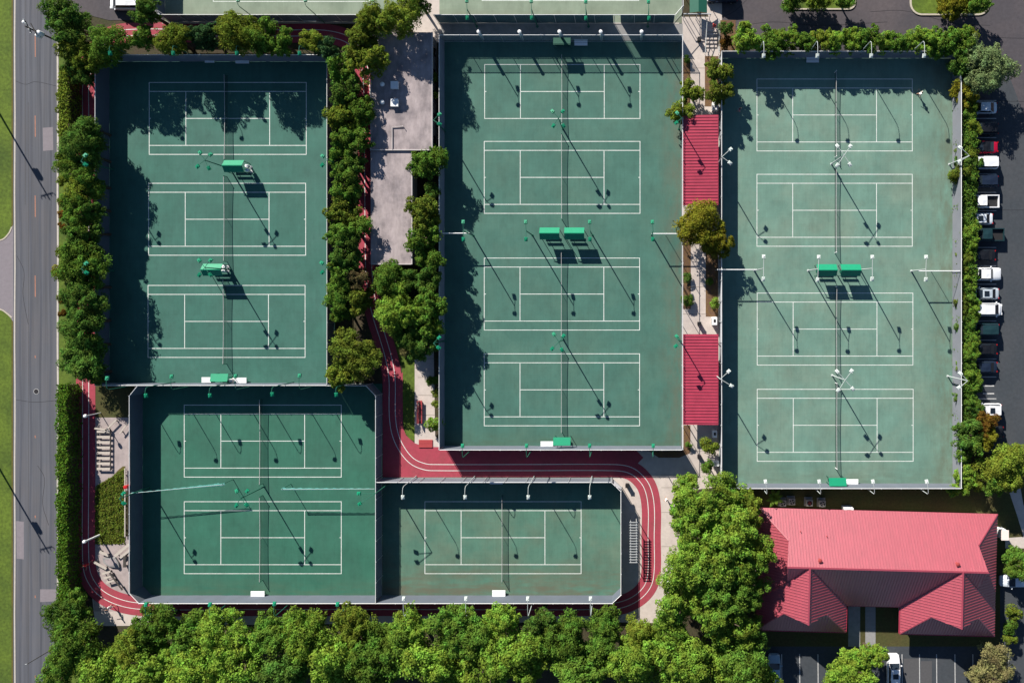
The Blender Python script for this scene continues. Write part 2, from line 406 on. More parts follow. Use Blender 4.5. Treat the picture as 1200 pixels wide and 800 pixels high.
# pavements
flat('plaza', [rect(110, 489, 159, 575), rect(110, 628, 163, 716)], 'plaza', .007)
flat('pavement', [[(108, 700), (720, 700), (720, 728), (112, 733)],
                  [(700, 524), (846, 524), (846, 570), (800, 575), (790, 730), (700, 728)], rect(727, 555, 780, 716)], 'concrete', .006)
flat('garden_walk', [rect(799, 20, 844, 545), [(486, 395), (508, 395), (510, 510), (520, 524), (486, 524)], [(826, -60), (846, -60), (846, 28), (834, 28), (826, 10)],
                     [(458, -40), (517, -40), (517, 50), (458, 50)]], 'concrete', .010)
flat('service_walk', [rect(500, 28, 800, 48)], 'concrete_grey', .013)
flat('side_path', [[(1183, 577), (1196, 572), (1199, 590), (1222, 650), (1206, 650), (1192, 604)], [(1178, 630), (1240, 626), (1240, 642), (1178, 642)]], 'concrete', .008)
flat('entrance_path', [rect(994, 690, 1008, 757), rect(1014, 690, 1026, 757)], 'concrete_grey', .006)
flat('planting_bed', [rect(799.5, 68, 809, 130), rect(799.5, 262, 809.5, 362), rect(827, 290, 841.5, 371), rect(826, 66, 842, 125), rect(801, 498, 809, 530), [(760, 528), (798, 528), (808, 520), (808, 531), (796, 536), (772, 536)], rect(844, 24, 862, 62)], 'mulch', .016)
mb = MB()
for y in range(80, 540, 32): ribbon_mb([(799.5, y), (842.5, y)], .2, .0145, mb=mb)
for y in (420, 442, 463, 486): ribbon_mb([(490, y), (510, y)], .2, .0145, mb=mb)
for y in (556, 571, 600, 640, 680): ribbon_mb([(775, y), (797, y)], .2, .0105, mb=mb)
struct('pavement_joint', mb, 'stain')
# running track
TP = [(100.5, 130), (100.5, 300), (100.5, 470), (100.5, 560), (100.5, 652), (104, 675), (118, 694), (143, 706), (172, 710), (300, 710), (500, 710), (698, 710),
      (726, 708.5), (746, 700), (759, 686), (763, 668), (763, 630), (763, 592), (758, 570), (747, 556), (735, 549.5), (718, 547.5), (620, 547.5), (512, 547.5), (498, 546.5), (483, 540),
      (471, 526), (463, 508), (459.8, 486), (459.5, 445), (456, 422), (449, 397), (441, 372), (435, 345), (432, 310), (431, 200), (430, 110), (426, 75), (412, 50), (385, 40), (340, 39), (240, 39), (150, 38.5), (124, 46), (108, 68), (101, 98)]
tp = smoothpath(TP, True, 8)
struct('running_track', ribbon_mb(tp, 11.3, .018, closed=True), 'track')
flat('track_apron', [[(448.5, 455), (472, 436), (472, 500), (476, 510), (486, 519), (499, 523.5), (742, 523.5), (754, 536), (738, 552), (716, 559), (448.5, 559)]], 'track', .0145)
mb = MB()
for off in (-3.6, 3.6): ribbon_mb(tp, .36, .023, off=off, closed=True, mb=mb)
struct('running_track_line', mb, 'white_line')
# court floors
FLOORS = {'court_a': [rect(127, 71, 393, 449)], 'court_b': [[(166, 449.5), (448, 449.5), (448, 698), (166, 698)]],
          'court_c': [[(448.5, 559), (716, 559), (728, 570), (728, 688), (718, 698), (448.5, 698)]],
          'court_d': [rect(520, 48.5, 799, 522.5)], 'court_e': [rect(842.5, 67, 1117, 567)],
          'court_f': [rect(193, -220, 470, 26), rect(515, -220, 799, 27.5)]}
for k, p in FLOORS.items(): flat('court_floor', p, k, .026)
flat('court_gutter', [rect(190, 25.5, 470, 28), rect(512, 26.8, 796, 28.6)], 'wall', .03)

def court_lines(x0, x1, yc, singles_only=False, width=.047):
    mb = MB(); hs, hd = 31.6, 42.1; c = (x0 + x1) / 2; sv = 49.1; w = width * S
    top = hs if singles_only else hd
    def h(y, a, b): ribbon_mb([(a, y), (b, y)], w, .0305, mb=mb)
    def v(x, a, b): ribbon_mb([(x, a), (x, b)], w, .0305 + .0015, mb=mb)
    for s_ in (-1, 1):
        h(yc + s_ * hs, x0 - w, x1 + w)
        if not singles_only: h(yc + s_ * hd, x0 - w, x1 + w)
        v(c + s_ * sv, yc - hs, yc + hs)
    v(x0, yc - top, yc + top); v(x1, yc - top, yc + top)
    h(yc, c - sv, c + sv)
    for x, d in ((x0, 2), (x1, -2)): ribbon_mb([(x, yc), (x + d, yc)], w, .0335, mb=mb)
    struct('court_line', mb, 'white_line')

COURTS = [  # x0, x1, centre y, singles only, net label
 (175, 359, 139, 0, 'black tennis net on the top court of the upper left court block, partly under tree shade'),
 (174.3, 358.3, 257, 0, 'black tennis net on the middle court of the upper left court block, between the two green shelters'),
 (173.6, 357.6, 376.5, 0, 'black tennis net on the bottom court of the upper left court block, above the wall bench and shelter'),
 (216, 400, 516.5, 0, 'black tennis net on the upper court of the lower left green block, above the netting dividers'),
 (216, 400, 629.5, 0, 'black tennis net on the lower court of the lower left green block, beside the running track'),
 (498, 681, 629.5, 0, 'black tennis net on the single stained court inside the bend of the red track'),
 (568, 750, 107.5, 1, 'shorter black tennis net on the court without tramlines, topmost of the middle block'),
 (567.5, 750, 208, 0, 'black tennis net on the court just above the pair of shelters of the middle block'),
 (567.5, 749.5, 344.5, 0, 'black tennis net on the court just below the pair of shelters of the middle block'),
 (567.5, 749.5, 456.5, 0, 'black tennis net on the bottom court of the middle block, beside the lower red canopy'),
 (887, 1069, 135, 0, 'black tennis net on the top pale court of the right block, crossed by tree shadows'),
 (887, 1069, 246.5, 0, 'black tennis net on the pale court just above the pair of shelters of the right block'),
 (887.3, 1069.7, 385.5, 0, 'black tennis net on the pale court just below the pair of shelters of the right block'),
 (887.3, 1070, 498, 0, 'black tennis net on the bottom pale court of the right block, above the red roofed clubhouse')]
for x0, x1, yc, so_, lab in COURTS:
    court_lines(x0, x1, yc, bool(so_))
    c = (x0 + x1) / 2; hl = (41 if so_ else 49.2) / S
    t = thing('tennis_net', lab, 'tennis net', W(c, yc, .026), group='tennis nets')
    mb = MB(); n_ = 24
    for i in range(n_ + 1):
        y = -hl + 2 * hl * i / n_; z = .92 + .15 * (y / hl) ** 2
        mb.v += [(0, y, .02), (0, y, z - .05)]
    mb.f = [(2 * i, 2 * i + 1, 2 * i + 3, 2 * i + 2) for i in range(n_)]
    mb.build('mesh', 'netting', t)
    mb = MB()
    for i in range(n_):
        y = -hl + 2 * hl * i / n_; y2 = -hl + 2 * hl * (i + 1) / n_
        mb.bar((0, y, .92 + .15 * (y / hl) ** 2 - .025), (0, y2, .92 + .15 * (y2 / hl) ** 2 - .025), .05, .06)
    mb.build('top_band', 'worn_line', t)
    for s_ in (-1, 1):
        MB().lathe([(.05, 0), (.05, 1.08), (.065, 1.09), (.065, 1.14), (.02, 1.16)], 10).build('post', 'pole_green' if c < 700 else 'rail_white', t, (0, s_ * (hl + .06), 0))
    MB().box((0, 0, .46), (.012, .06, .9)).build('centre_strap', 'worn_line', t)
# net at the cut-off courts at the top edge
court_lines(250, 433, -40); court_lines(565, 748.5, -41)

# ---------------------------------------------------------------- fences
_post = {}
def fence(p0, p1, label, h=3.05, screen=1.0, inner=1, chain='chain', step=3.05, scr='screen', gaps=(), ends=(1, 1), bulge=.0):
    a, b = W(*p0), W(*p1); d = b - a; Lf = d.length
    t = thing('court_fence', label, 'fence', a, math.atan2(d.y, d.x), 'chain link fences round the courts')
    MB().add([(0, 0, .05), (Lf, 0, .05), (Lf, 0, h - .03), (0, 0, h - .03)], [(0, 1, 2, 3)]).build('chain_mesh', chain, t)
    if screen:
        segs = []; x = 0
        for g0, g1 in sorted(gaps): segs.append((x, g0)); x = g1
        segs.append((x, Lf))
        for s0, s1 in segs:
            mb = MB(); n_ = max(2, int((s1 - s0) / .75)); H_ = h * screen - .04
            for i in range(n_ + 1):
                x = s0 + (s1 - s0) * i / n_
                for j in range(4):
                    z = .04 + (H_ - .04) * j / 3
                    mb.v.append((x, inner * (.05 + .035 * math.sin(x * 2.05) * (1 if j in (1, 2) else .2) + .02 * random.random()), z))
            for i in range(n_):
                for j in range(3): mb.f.append((4 * i + j, 4 * i + 4 + j, 4 * i + 5 + j, 4 * i + 1 + j))
            mb.build('windscreen', scr, t, smooth=True)
    MB().tube([(0, 0, h), (Lf, 0, h)], .045, 8).build('top_rail', 'rail_white' if chain != 'x' else 'galv', t)
    MB().tube([(0, 0, .12), (Lf, 0, .12)], .025, 6).build('bottom_rail', 'galv', t)
    key = h
    if key not in _post: _post[key] = MB().lathe([(.045, 0), (.045, h + .02), (.06, h + .03), (.03, h + .09)], 8).mesh('post', 'galv')
    n_ = max(1, round(Lf / step))
    for i in range(n_ + 1):
        if (i == 0 and not ends[0]) or (i == n_ and not ends[1]): continue
        link('post', _post[key], t, (Lf * i / n_, -inner * .07, 0))
    return t
# upper left block
fence((128, 72), (392, 72), 'fence along the top of the upper left courts, under the row of trees', inner=-1)
fence((128, 448.5), (128, 72), 'fence along the roadside trees on the left of the upper left courts', inner=-1, ends=(1, 0))
fence((128, 449), (392, 449), 'fence between the upper left courts and the lower left green block', inner=1, ends=(0, 1))
fence((392.5, 72), (392.5, 448), 'fence on the right of the upper left courts, buried in the tree row', inner=-1, ends=(0, 0))
# lower left block
fence((393, 449.3), (437, 449.3), 'short fence run above the lower left block, beside the big yellow green tree', inner=-1, ends=(0, 1))
fence((437, 449.3), (448, 461), 'short slanted fence cutting the top right corner of the lower left block', inner=-1, ends=(0, 0), screen=.95)
fence((448, 461), (448, 697.5), 'fence between the lower left green block and the single stained court', inner=-1)
fence((167, 686), (167, 461), 'fence on the left of the lower left green block, facing the paved garden', inner=-1)
fence((167, 461), (176, 449.8), 'short slanted fence cutting the top left corner of the lower left block', inner=-1, ends=(0, 0))
fence((167, 686), (178, 697.5), 'short slanted fence cutting the bottom left corner of the lower left block', inner=1, ends=(0, 0))
fence((178, 697.5), (447.6, 697.5), 'sunlit grey screened fence along the bottom of the lower left green block', inner=1, ends=(1, 0))
# single court
fence((448.6, 559.5), (717, 559.5), 'fence along the top of the single stained court, below the red track', inner=-1)
fence((717, 559.5), (728, 570), 'short slanted fence cutting the top right corner of the single stained court', inner=-1, ends=(0, 1))
fence((728, 570), (728, 688), 'fence on the right of the single stained court, beside the slatted frame', inner=-1, ends=(0, 1))
fence((718, 697.5), (728, 688), 'short slanted sunlit fence cutting the bottom right corner of the single stained court', inner=1, ends=(1, 0))
fence((448.4, 697.5), (718, 697.5), 'sunlit grey screened fence along the bottom of the single stained court', inner=1, ends=(1, 0))
# middle block
fence((520.5, 49.5), (798.5, 49.5), 'fence without a screen along the top of the middle courts, behind five white pillars', inner=-1, screen=0, chain='chain_d')
fence((520.5, 522), (520.5, 49.9), 'fence on the left of the middle courts, beside the concrete roofed building', inner=-1, ends=(1, 0))
fence((798.5, 522), (798.5, 49.9), 'fence on the right of the middle courts, behind the two red canopies', inner=1, screen=.0, ends=(1, 0))
fence((521, 522.5), (798, 522.5), 'sunlit grey screened fence along the bottom of the middle courts, above the red track', inner=1, ends=(0, 0))
# right block
fence((843, 68), (1116.5, 68), 'fence along the top of the pale right courts, below the clipped shrub row', inner=-1)
fence((843, 566), (843, 68.4), 'fence on the left of the pale right courts, beside the garden walk', inner=-1, ends=(1, 0))
fence((1116.5, 566), (1116.5, 68.4), 'sunlit grey screened fence on the right of the pale courts, beside the parked cars', inner=1, ends=(1, 0))
fence((843.4, 566.5), (1116.2, 566.5), 'sunlit grey screened fence along the bottom of the pale right courts, behind the clubhouse', inner=1, ends=(0, 0))
# cut-off blocks at the top
fence((200, 26.3), (470, 26.3), 'fence along the bottom of the cut-off pale court above the upper left trees', inner=1, scr='screen', screen=.9)
fence((193, 18), (200, 26.3), 'short slanted fence cutting the bottom left corner of the cut-off pale court', inner=1, ends=(0, 0))
fence((193, -200), (193, 18), 'fence on the left of the cut-off pale court, beside the top left car park', inner=1, ends=(0, 1))
fence((515, 27.6), (789, 27.6), 'fence along the bottom of the cut-off court above the middle block', inner=1, h=3.45, screen=1, scr='screen_teal', gaps=((26.6, 27.7),))
fence((789, 27.6), (799, 16), 'short slanted fence cutting the bottom right corner of the cut-off middle court', inner=1, ends=(0, 0), screen=0)
fence((799, 16), (799, -200), 'fence on the right of the cut-off court above the middle block', inner=1, ends=(1, 1), screen=0)
# short dividers between courts, tied to a light pole
def divider(p0, p1, label, h=3.05):
    a, b = W(*p0), W(*p1); d = b - a; Lf = d.length
    t = thing('divider_fence', label, 'fence', a, math.atan2(d.y, d.x), 'short dividing fences beside the courts')
    MB().tube([(0, 0, h), (Lf, 0, h)], .07, 8).build('top_rail', 'rail_white', t)
    MB().add([(0, 0, .05), (Lf, 0, .05), (Lf, 0, h - .06), (0, 0, h - .06)], [(0, 1, 2, 3)]).build('chain_mesh', 'chain', t)
    for x in (.03, Lf * .5, Lf - .03): MB().lathe([(.04, 0), (.04, h)], 8).build('post', 'galv', t, (x, .06, 0))
divider((521.5, 275.5), (555, 275.5), 'white railed divider on the left edge of the middle block, beside the shrubs')
divider((763, 276), (797, 276), 'white railed divider on the right edge of the middle block, beside the golden tree')
divider((838, 317), (883, 317), 'white railed divider on the left edge of the pale right block, in tree shadow')
divider((1067, 318.5), (1115, 318.5), 'white railed divider on the right edge of the pale block, beside the parked cars')
def curtain(p0, p1, label, lumps):
    a, b = W(*p0), W(*p1); d = b - a; Lf = d.length
    t = thing('divider_net', label, 'divider net', a, math.atan2(d.y, d.x), 'bunched blue green divider nets')
    MB().tube([(0, 0, 3.0), (Lf, 0, 3.0)], .03, 6).build('cable', 'galv', t)
    for x in lumps[0]: MB().lathe([(.05, 0), (.05, 3.1)], 8).build('post', 'pole_green', t, (x * Lf, .1, 0))
    mb = MB(); n_ = 60
    for k in range(n_ + 1):
        u = k / n_; x = Lf * u
        w = .06 + lumps[1] * max(0, (u - .25) if lumps[2] > 0 else (.9 - u)) * (.6 + .4 * random.random())
        dr = .10 + .25 * w
        for j in range(8):
            t_ = 2 * math.pi * j / 8; r_ = 1 + .35 * (random.random() - .5)
            mb.v.append((x, math.cos(t_) * w * r_ + .04 * math.sin(x * 5), 2.95 - dr / 2 + math.sin(t_) * dr / 2 * r_))
    for k in range(n_):
        for j in range(8): mb.f.append((8 * k + j, 8 * k + (j + 1) % 8, 8 * k + 8 + (j + 1) % 8, 8 * k + 8 + j))
    mb.build('netting', 'curtain', t, smooth=False)
curtain((168, 572), (275, 562), 'longer bunched divider net tied back between the two lower left courts, on the left', ((.985,), .24, 1))
curtain((340, 567.5), (446.5, 567), 'thinner bunched divider net between the two lower left courts, on the right', ((.01,), .16, -1))

# ---------------------------------------------------------------- court lights
HZ = 6.9
def headmb(w=.74, d=.58):
    mb = MB()
    V = [(-w/2, -d/2, -.10), (w/2, -d/2, -.10), (w/2, d/2, -.10), (-w/2, d/2, -.10), (-w/2*.86, -d/2*.86, .12), (w/2*.86, -d/2*.86, .12), (w/2*.86, d/2*.86, .12), (-w/2*.86, d/2*.86, .12)]
    mb.add(V, [(0, 3, 2, 1), (4, 5, 6, 7), (0, 1, 5, 4), (1, 2, 6, 5), (2, 3, 7, 6), (3, 0, 4, 7)])
    mb.box((0, 0, .16), (.2, .2, .10)); return mb
_heads = {}
def light(label, heads, apex=None, base=None, colour='green', group='', z=HZ, rots=None, size=.82, gooseneck=False):
    hw = [I(x, y, z) for x, y in heads]
    ap = I(*apex, z) if apex else sum(hw, Vector()) / len(hw)
    bs = W(*base) if base else Vector((ap.x, ap.y, 0))
    bs.z = 0.0
    t = thing('court_light', label, 'floodlight', bs, group=group)
    pm = 'pole_green' if colour == 'green' else 'pole_grey'; hm = 'green_paint' if colour == 'green' else 'lamp_white'
    top = ap - bs
    if gooseneck:
        hd = hw[0] - bs
        MB().tube([(0, 0, 0), (0, 0, z * .55), (0, 0, z - .35)], [.07, .06, .05], 10).build('pole', pm, t)
        MB().tube([(0, 0, z - .36), (hd.x * .12, hd.y * .12, z + .02), (hd.x * .5, hd.y * .5, z + .18), (hd.x, hd.y, z + .14)], .04, 8).build('arm', pm if colour != 'pale' else 'pole_grey', t)
    else:
        MB().tube([(0, 0, 0), (top.x * .5, top.y * .5, z * .5), (top.x, top.y, z)], [.10, .085, .065], 10).build('pole', pm, t)
        MB().lathe([(.2, 0), (.2, .03), (.1, .06)], 10).build('base_plate', pm, t, (0, 0, .027))
        if len(hw) == 4: prs = [(0, 3), (1, 2)]
        else: prs = None
        if prs:
            for i, (a, b) in enumerate(prs):
                p, q = hw[a] - bs, hw[b] - bs
                MB().tube([p + Vector((0, 0, .13)), Vector((top.x, top.y, z + .05 + .07 * i)), q + Vector((0, 0, .13))], .04, 6).build('arm', pm, t)
        else:
            for p in hw:
                MB().tube([Vector((top.x, top.y, z)), p - bs + Vector((0, 0, .13))], .04, 6).build('arm', pm, t)
    for i, p in enumerate(hw):
        k = (colour, size)
        if k not in _heads: _heads[k] = headmb(.74 * size, .58 * size).mesh('lamp_head', hm)
        q = p - bs
        o = link('lamp_head', _heads[k], t, q)
        d = Vector((q.x - top.x, q.y - top.y, 0)) if not gooseneck else Vector((q.x, q.y, 0))
        o.rotation_euler = (R(random.uniform(-6, 6)) , R(14), math.atan2(d.y, d.x) + (rots[i] if rots else 0))
    return t
G4 = 'four headed court lights'; G2 = 'two headed court lights'; G1 = 'single headed fence lights'
def four(cx, cy, lab, colour, offs): light(lab, [(cx + a, cy + b) for a, b in offs], (cx, cy), None, colour, G4)
gofs = ((-7, -8), (4.5, -7.5), (-8, 8), (4, 8.5))
four(240.5, 188, 'green four headed light leaning over the left end of the upper left shelter', 'green', ((-6, -9), (6, -7), (-9, 7), (4, 9)))
four(240.5, 313.5, 'green four headed light over the roof of the lower shelter of the upper left block', 'green', ((-7, -8.5), (6, -8.5), (-7, 8.5), (6, 8.5)))
four(654.5, 138.5, 'green four headed light between the two top courts of the middle block', 'green', ((-7, -8), (5, -8), (-6, 9), (6, 9)))
four(655, 400.5, 'green four headed light between the two bottom courts of the middle block', 'green', ((-6, -9), (5.5, -7), (-8, 8), (3.5, 9.5)))
four(282.5, 583.5, 'green four headed light between the two courts of the lower left block', 'green', ((-5, -8.5), (7, -8.5), (-5.5, 8.5), (6.5, 8)))
four(989, 182, 'pale four headed light between the two top courts of the right block', 'pale', ((-8, -11), (7.5, -10.5), (-7.5, 11.5), (7, 11)))
four(990, 445, 'pale four headed light between the two bottom courts of the right block', 'pale', ((-9, -10), (8, -10.5), (-7.5, 12), (9.5, 10.5)))
def two(lab, h1, h2, apex, colour='green', base=None): light(lab, [h1, h2], apex, base, colour, G2)
two('green two headed light in the roadside trees beside the top left court', (100, 182), (100, 193), (95, 189))
two('green two headed light in the roadside trees, level with the lower upper left shelter', (101, 308.5), (101, 319.5), (95, 315))
two('green two headed light on the tree row right of the top left court', (378, 183), (377.5, 193.5), (384, 187))
two('green two headed light on the tree row right of the lower upper left shelter', (377, 308), (377.5, 319), (384, 313))
two('green two headed light on the left fence of the lower left block, above the dry lawn', (144.5, 578), (145, 589.5), (140, 584))
two('green two headed light on the dividing fence right of the lower left block', (420.5, 578), (421.5, 590), (440, 578))
two('green two headed light on the left fence of the middle block, beside the concrete roof', (515, 134), (515, 145.5), (508, 141))
two('green two headed light on the left fence of the middle block, above the small lawn', (514.5, 395.5), (514, 407.5), (508, 402))
two('green two headed light on the right fence of the middle block, at the upper red canopy', (793.5, 132.5), (792.5, 144), (799, 138.5))
two('green two headed light on the right fence of the middle block, at the lower red canopy', (793, 394), (792, 405.5), (799, 400))
two('green two headed light at the end of the left divider of the middle block', (542.8, 260), (543, 280.5), (543, 271))
two('green two headed light just left of the pair of shelters in the middle block', (616, 260), (616.3, 280.5), (616.5, 270.5))
two('green two headed light just right of the pair of shelters in the middle block', (691, 260), (691.3, 280.5), (691.5, 270.5))
two('green two headed light at the end of the right divider of the middle block', (764.5, 260), (765, 280.5), (765.3, 270.5))
two('green two headed light over the left end of the cut-off court above the middle block', (547, 1), (547.5, 21), (547.3, 11))
two('green two headed light left of centre on the fence of the cut-off middle court', (622.5, 1.5), (623, 21), (622.8, 11))
two('green two headed light right of centre on the fence of the cut-off middle court', (686.5, 2), (686.5, 21.5), (686.5, 11))
two('green two headed light at the right corner of the cut-off court above the middle block', (760, 2), (760.5, 21.5), (760.3, 11))
two('pale two headed light on the left fence of the right block, beside the upper red canopy', (856, 175), (855.5, 191), (846, 184), 'pale')
two('pale two headed light on the left fence of the right block, beside the lower red canopy', (854, 435), (857.5, 452), (844, 444), 'pale')
two('pale two headed light at the end of the left divider of the right block', (895, 300.5), (894.5, 327), (894.8, 314.5), 'pale', (884, 317))
two('pale two headed light at the left end of the pair of shelters in the right block', (959.5, 301), (958, 328), (958.8, 315), 'pale', (947, 317))
two('pale two headed light at the right end of the pair of shelters in the right block', (1022.3, 301), (1022, 327), (1022.2, 314.5), 'pale', (1008, 316))
two('pale two headed light at the end of the right divider of the right block', (1085.3, 301), (1085, 327.5), (1085, 315.5), 'pale', (1068, 317.5))
two('pale two headed light in the parking hedge, beside the red car', (1125, 173), (1124.5, 189), (1136, 182.5), 'pale')
two('pale two headed light in the parking hedge, level with the hatched parking bay', (1125.5, 437.5), (1124, 454), (1134, 446), 'pale')
ORD = ['first', 'second', 'third', 'fourth']
def row(xs, y, basey, lab, colour='green', side='left', bx=0, z=HZ):
    for i, x in enumerate(xs):
        b = NX + (x - NX) * (HC - z) / HC + bx
        light(lab.format(ORD[i]), [(x, y[i] if isinstance(y, (list, tuple)) else y)], None, (b, basey), colour, G1, z=z, gooseneck=True)
row((129, 203, 277.5, 351), 62.5, 71, '{} green single light from the left along the fence under the top tree row')
row((125.5, 201, 276, 351), (443, 441, 440.5, 440), 450.5, '{} green single light from the left reaching in over the bottom of the upper left block')
row((171, 246, 319, 394), (463.5, 463.5, 462, 462.5), 447.5, '{} green single light from the left reaching in over the top of the lower left block')
row((171, 246, 321.5, 395.5), (708, 708, 707, 707.5), 700.5, '{} green single light from the left along the bottom fence of the lower left block')
row((472, 545, 619, 691), 582.5, 557.5, '{} pale single light from the left reaching in over the top of the single stained court', 'pale')
row((473, 546, 618.5, 692), 701, 701, '{} pale single light from the left along the bottom fence of the single stained court', 'pale')
row((542, 617, 691, 765.5), 522, 525.5, '{} green single light from the left along the bottom fence of the middle block')
row((895, 958, 1021, 1083), 65.5, 66, '{} pale single light from the left along the shrub row above the right block', 'pale')
row((897, 960, 1023, 1086), 564, 569.5, '{} pale single light from the left along the fence behind the clubhouse', 'pale', bx=2, z=5.0)
row((279, 358, 437), 0, 27.5, '{} green single light from the left on the cut-off court above the top tree row')
# thick white pillars behind the top fence of the middle block
for i, (x, lab) in enumerate(((566, 'first white round pillar from the left behind the top fence of the middle block'), (612.5, 'second white round pillar from the left behind the top fence of the middle block'),
        (658, 'white round pillar behind the green wall shelter of the middle block'), (705, 'white round pillar above the right service line of the top middle court'), (751.5, 'white round pillar at the right end of the top fence of the middle block'))):
    t = thing('fence_pillar', lab, 'pillar', W(x, 46.5), group='white pillars behind the top fence')
    MB().lathe([(.21, 0), (.21, 3.3)], 14).build('shaft', 'rail_white', t)
    MB().lathe([(.27, 3.3), (.27, 3.42), (.12, 3.5)], 14).build('cap', 'vent_white', t)
# ---------------------------------------------------------------- shelters and benches on the courts
_sh = {}
def shelter(px, py, lab, w=2.98, d=1.8):
    c = I(px, py, 2.3); c.z = .026
    t = thing('shade_shelter', lab, 'shelter', c, 0, 'green gabled shelters on the courts')
    if 'n' not in _sh:
        zr, ze = 2.78, 2.05
        for k, s in (('n', 1), ('s', -1)):
            mb = MB(); y0, y1 = 0, s * d / 2
            V = [(-w/2, y0, zr), (w/2, y0, zr), (w/2, y1, ze), (-w/2, y1, ze)]; V2 = [(x, y, z - .05) for x, y, z in V]
            mb.add(V + V2, [(0, 3, 2, 1) if s > 0 else (0, 1, 2, 3), (4, 5, 6, 7), (0, 1, 5, 4), (1, 2, 6, 5), (2, 3, 7, 6), (3, 0, 4, 7)])
            _sh[k] = mb.mesh('roof_panel', 'green_paint')
        _sh['rim'] = MB().box((0, 0, 2.80), (w + .04, .12, .04)).mesh('ridge_cap', 'green_paint')
        _sh['p'] = MB().box((0, 0, 1.02), (.07, .07, 2.04)).mesh('post', 'green_dark')
        mb = MB().box((0, 0, .45), (2.4, .38, .05)); mb.box((0, -.22, .75), (2.4, .05, .28))
        for x in (-1.0, 1.0): mb.box((x, 0, .21), (.06, .36, .42)); mb.box((x, -.20, .6), (.05, .04, .36))
        _sh['b'] = mb.mesh('bench', 'green_dark')
    link('roof_panel', _sh['n'], t); link('roof_panel', _sh['s'], t); link('ridge_cap', _sh['rim'], t)
    for x in (-1, 1):
        for y in (-1, 1): link('post', _sh['p'], t, (x * (w / 2 - .2), y * (d / 2 - .12), 0))
    link('bench', _sh['b'], t, (0, -.1, 0))
shelter(273.5, 194.5, 'green gabled shelter between the two upper courts of the upper left block, beside two white jugs')
shelter(248.5, 316, 'green gabled shelter under a four headed light, between the two lower courts of the upper left block')
shelter(644, 273.5, 'left of the two green gabled shelters in the middle block')
shelter(673, 273.5, 'right of the two green gabled shelters in the middle block')
shelter(969, 316.5, 'left of the two green gabled shelters in the pale right block')
shelter(997, 316.5, 'right of the two green gabled shelters in the pale right block')
def wall_shelter(px, py, lab, fl=1, w=2.6):
    c = I(px, py, 2.1); c.z = .026
    t = thing('wall_shelter', lab, 'shelter', c, 0 if fl > 0 else math.pi, 'green lean-to shelters on the fences')
    mb = MB(); V = [(-w/2, .6, 2.35), (w/2, .6, 2.35), (w/2, -.55, 2.0), (-w/2, -.55, 2.0)]
    if fl > 0: V = [(-w/2, .6, 2.0), (w/2, .6, 2.0), (w/2, -.55, 2.35), (-w/2, -.55, 2.35)]
    mb.add(V + [(x, y, z - .06) for x, y, z in V], [(3, 2, 1, 0), (4, 5, 6, 7), (0, 1, 5, 4), (1, 2, 6, 5), (2, 3, 7, 6), (3, 0, 4, 7)])
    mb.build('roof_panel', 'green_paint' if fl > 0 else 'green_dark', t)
    for x in (-1, 1):
        for y in (-.45, .5): MB().box((x * (w / 2 - .15), y, 1.0), (.06, .06, 2.0)).build('post', 'green_dark', t)
    mb = MB().box((0, -.1, .45), (2.1, .38, .05))
    for x in (-.9, .9): mb.box((x, -.1, .21), (.06, .34, .42))
    mb.build('bench', 'green_dark', t)
wall_shelter(257, 442.5, 'green lean-to shelter between two white benches at the bottom of the upper left block')
wall_shelter(658.5, 517, 'green lean-to shelter beside a white bench at the bottom of the middle block')
wall_shelter(981.5, 564.5, 'green lean-to shelter beside a white bench behind the clubhouse')
wall_shelter(658.5, 48.5, 'dark green lean-to shelter in shade at the top of the middle block', -1)
def bench(px, py, lab, w=1.95, rz=0, z=.45, planks=3, m='bench_white', deep=.78):
    c = I(px, py, z); c.z = .026
    t = thing('bench', lab, 'bench', c, rz, 'white benches on the courts')
    for k in range(planks):
        y = (k - (planks - 1) / 2) * deep / planks; zz = z if k < planks - 1 or planks < 3 else z
        MB().box((0, y, zz), (w, deep / planks * .90, .05)).build('plank', m, t)
    mb = MB()
    for x in (-w * .38, w * .38):
        mb.box((x, 0, z - .05), (.06, deep * .9, .04)); mb.box((x, -deep * .3, z / 2 - .03), (.06, .06, z - .07)); mb.box((x, deep * .3, z / 2 - .03), (.06, .06, z - .07))
    mb.build('frame', 'galv', t)
bench(245.7, 71, 'shorter white bench under the trees at the top of the upper left block', 1.45, planks=2, deep=.75)
bench(284, 72, 'longer white bench under the trees at the top of the upper left block', 2.05, planks=3, deep=.7)
bench(241.8, 445, 'white bench left of the lean-to shelter at the bottom of the upper left block', 1.4, deep=.85)
bench(280.8, 445.5, 'white bench right of the lean-to shelter at the bottom of the upper left block', 2.1, deep=.85)
bench(680.8, 50, 'white bench at the top of the middle block, right of the dark shelter', 2.0, planks=2, deep=1.0)
bench(640.8, 520.2, 'white bench left of the lean-to shelter at the bottom of the middle block', 1.9, deep=.9)
bench(952.3, 70, 'white bench under the shrubs at the top of the pale right block', 1.9, planks=2, deep=.95)
bench(998, 564.6, 'white bench right of the lean-to shelter behind the clubhouse', 2.0, deep=.95)
bench(302, 695.7, 'white bench at the bottom of the lower left green block', 2.1, deep=.95)
bench(584.5, 694.8, 'white bench at the bottom of the single stained court', 2.0, deep=1.0)
bench(581.5, 564, 'white bench in shade at the top of the single stained court', 2.0, planks=2, deep=.8)
bench(318, 22.5, 'white bench at the left of the cut-off pale court fence, above the trees', 2.1, planks=2, deep=.8)
bench(363, 22.5, 'white bench at the right of the cut-off pale court fence, above the trees', 2.0, planks=2, deep=.8)
bench(632, 23, 'white bench at the left of the cut-off middle court fence', 1.8, planks=2, deep=.75)
bench(681, 23, 'white bench at the right of the cut-off middle court fence', 1.5, planks=2, deep=.75)
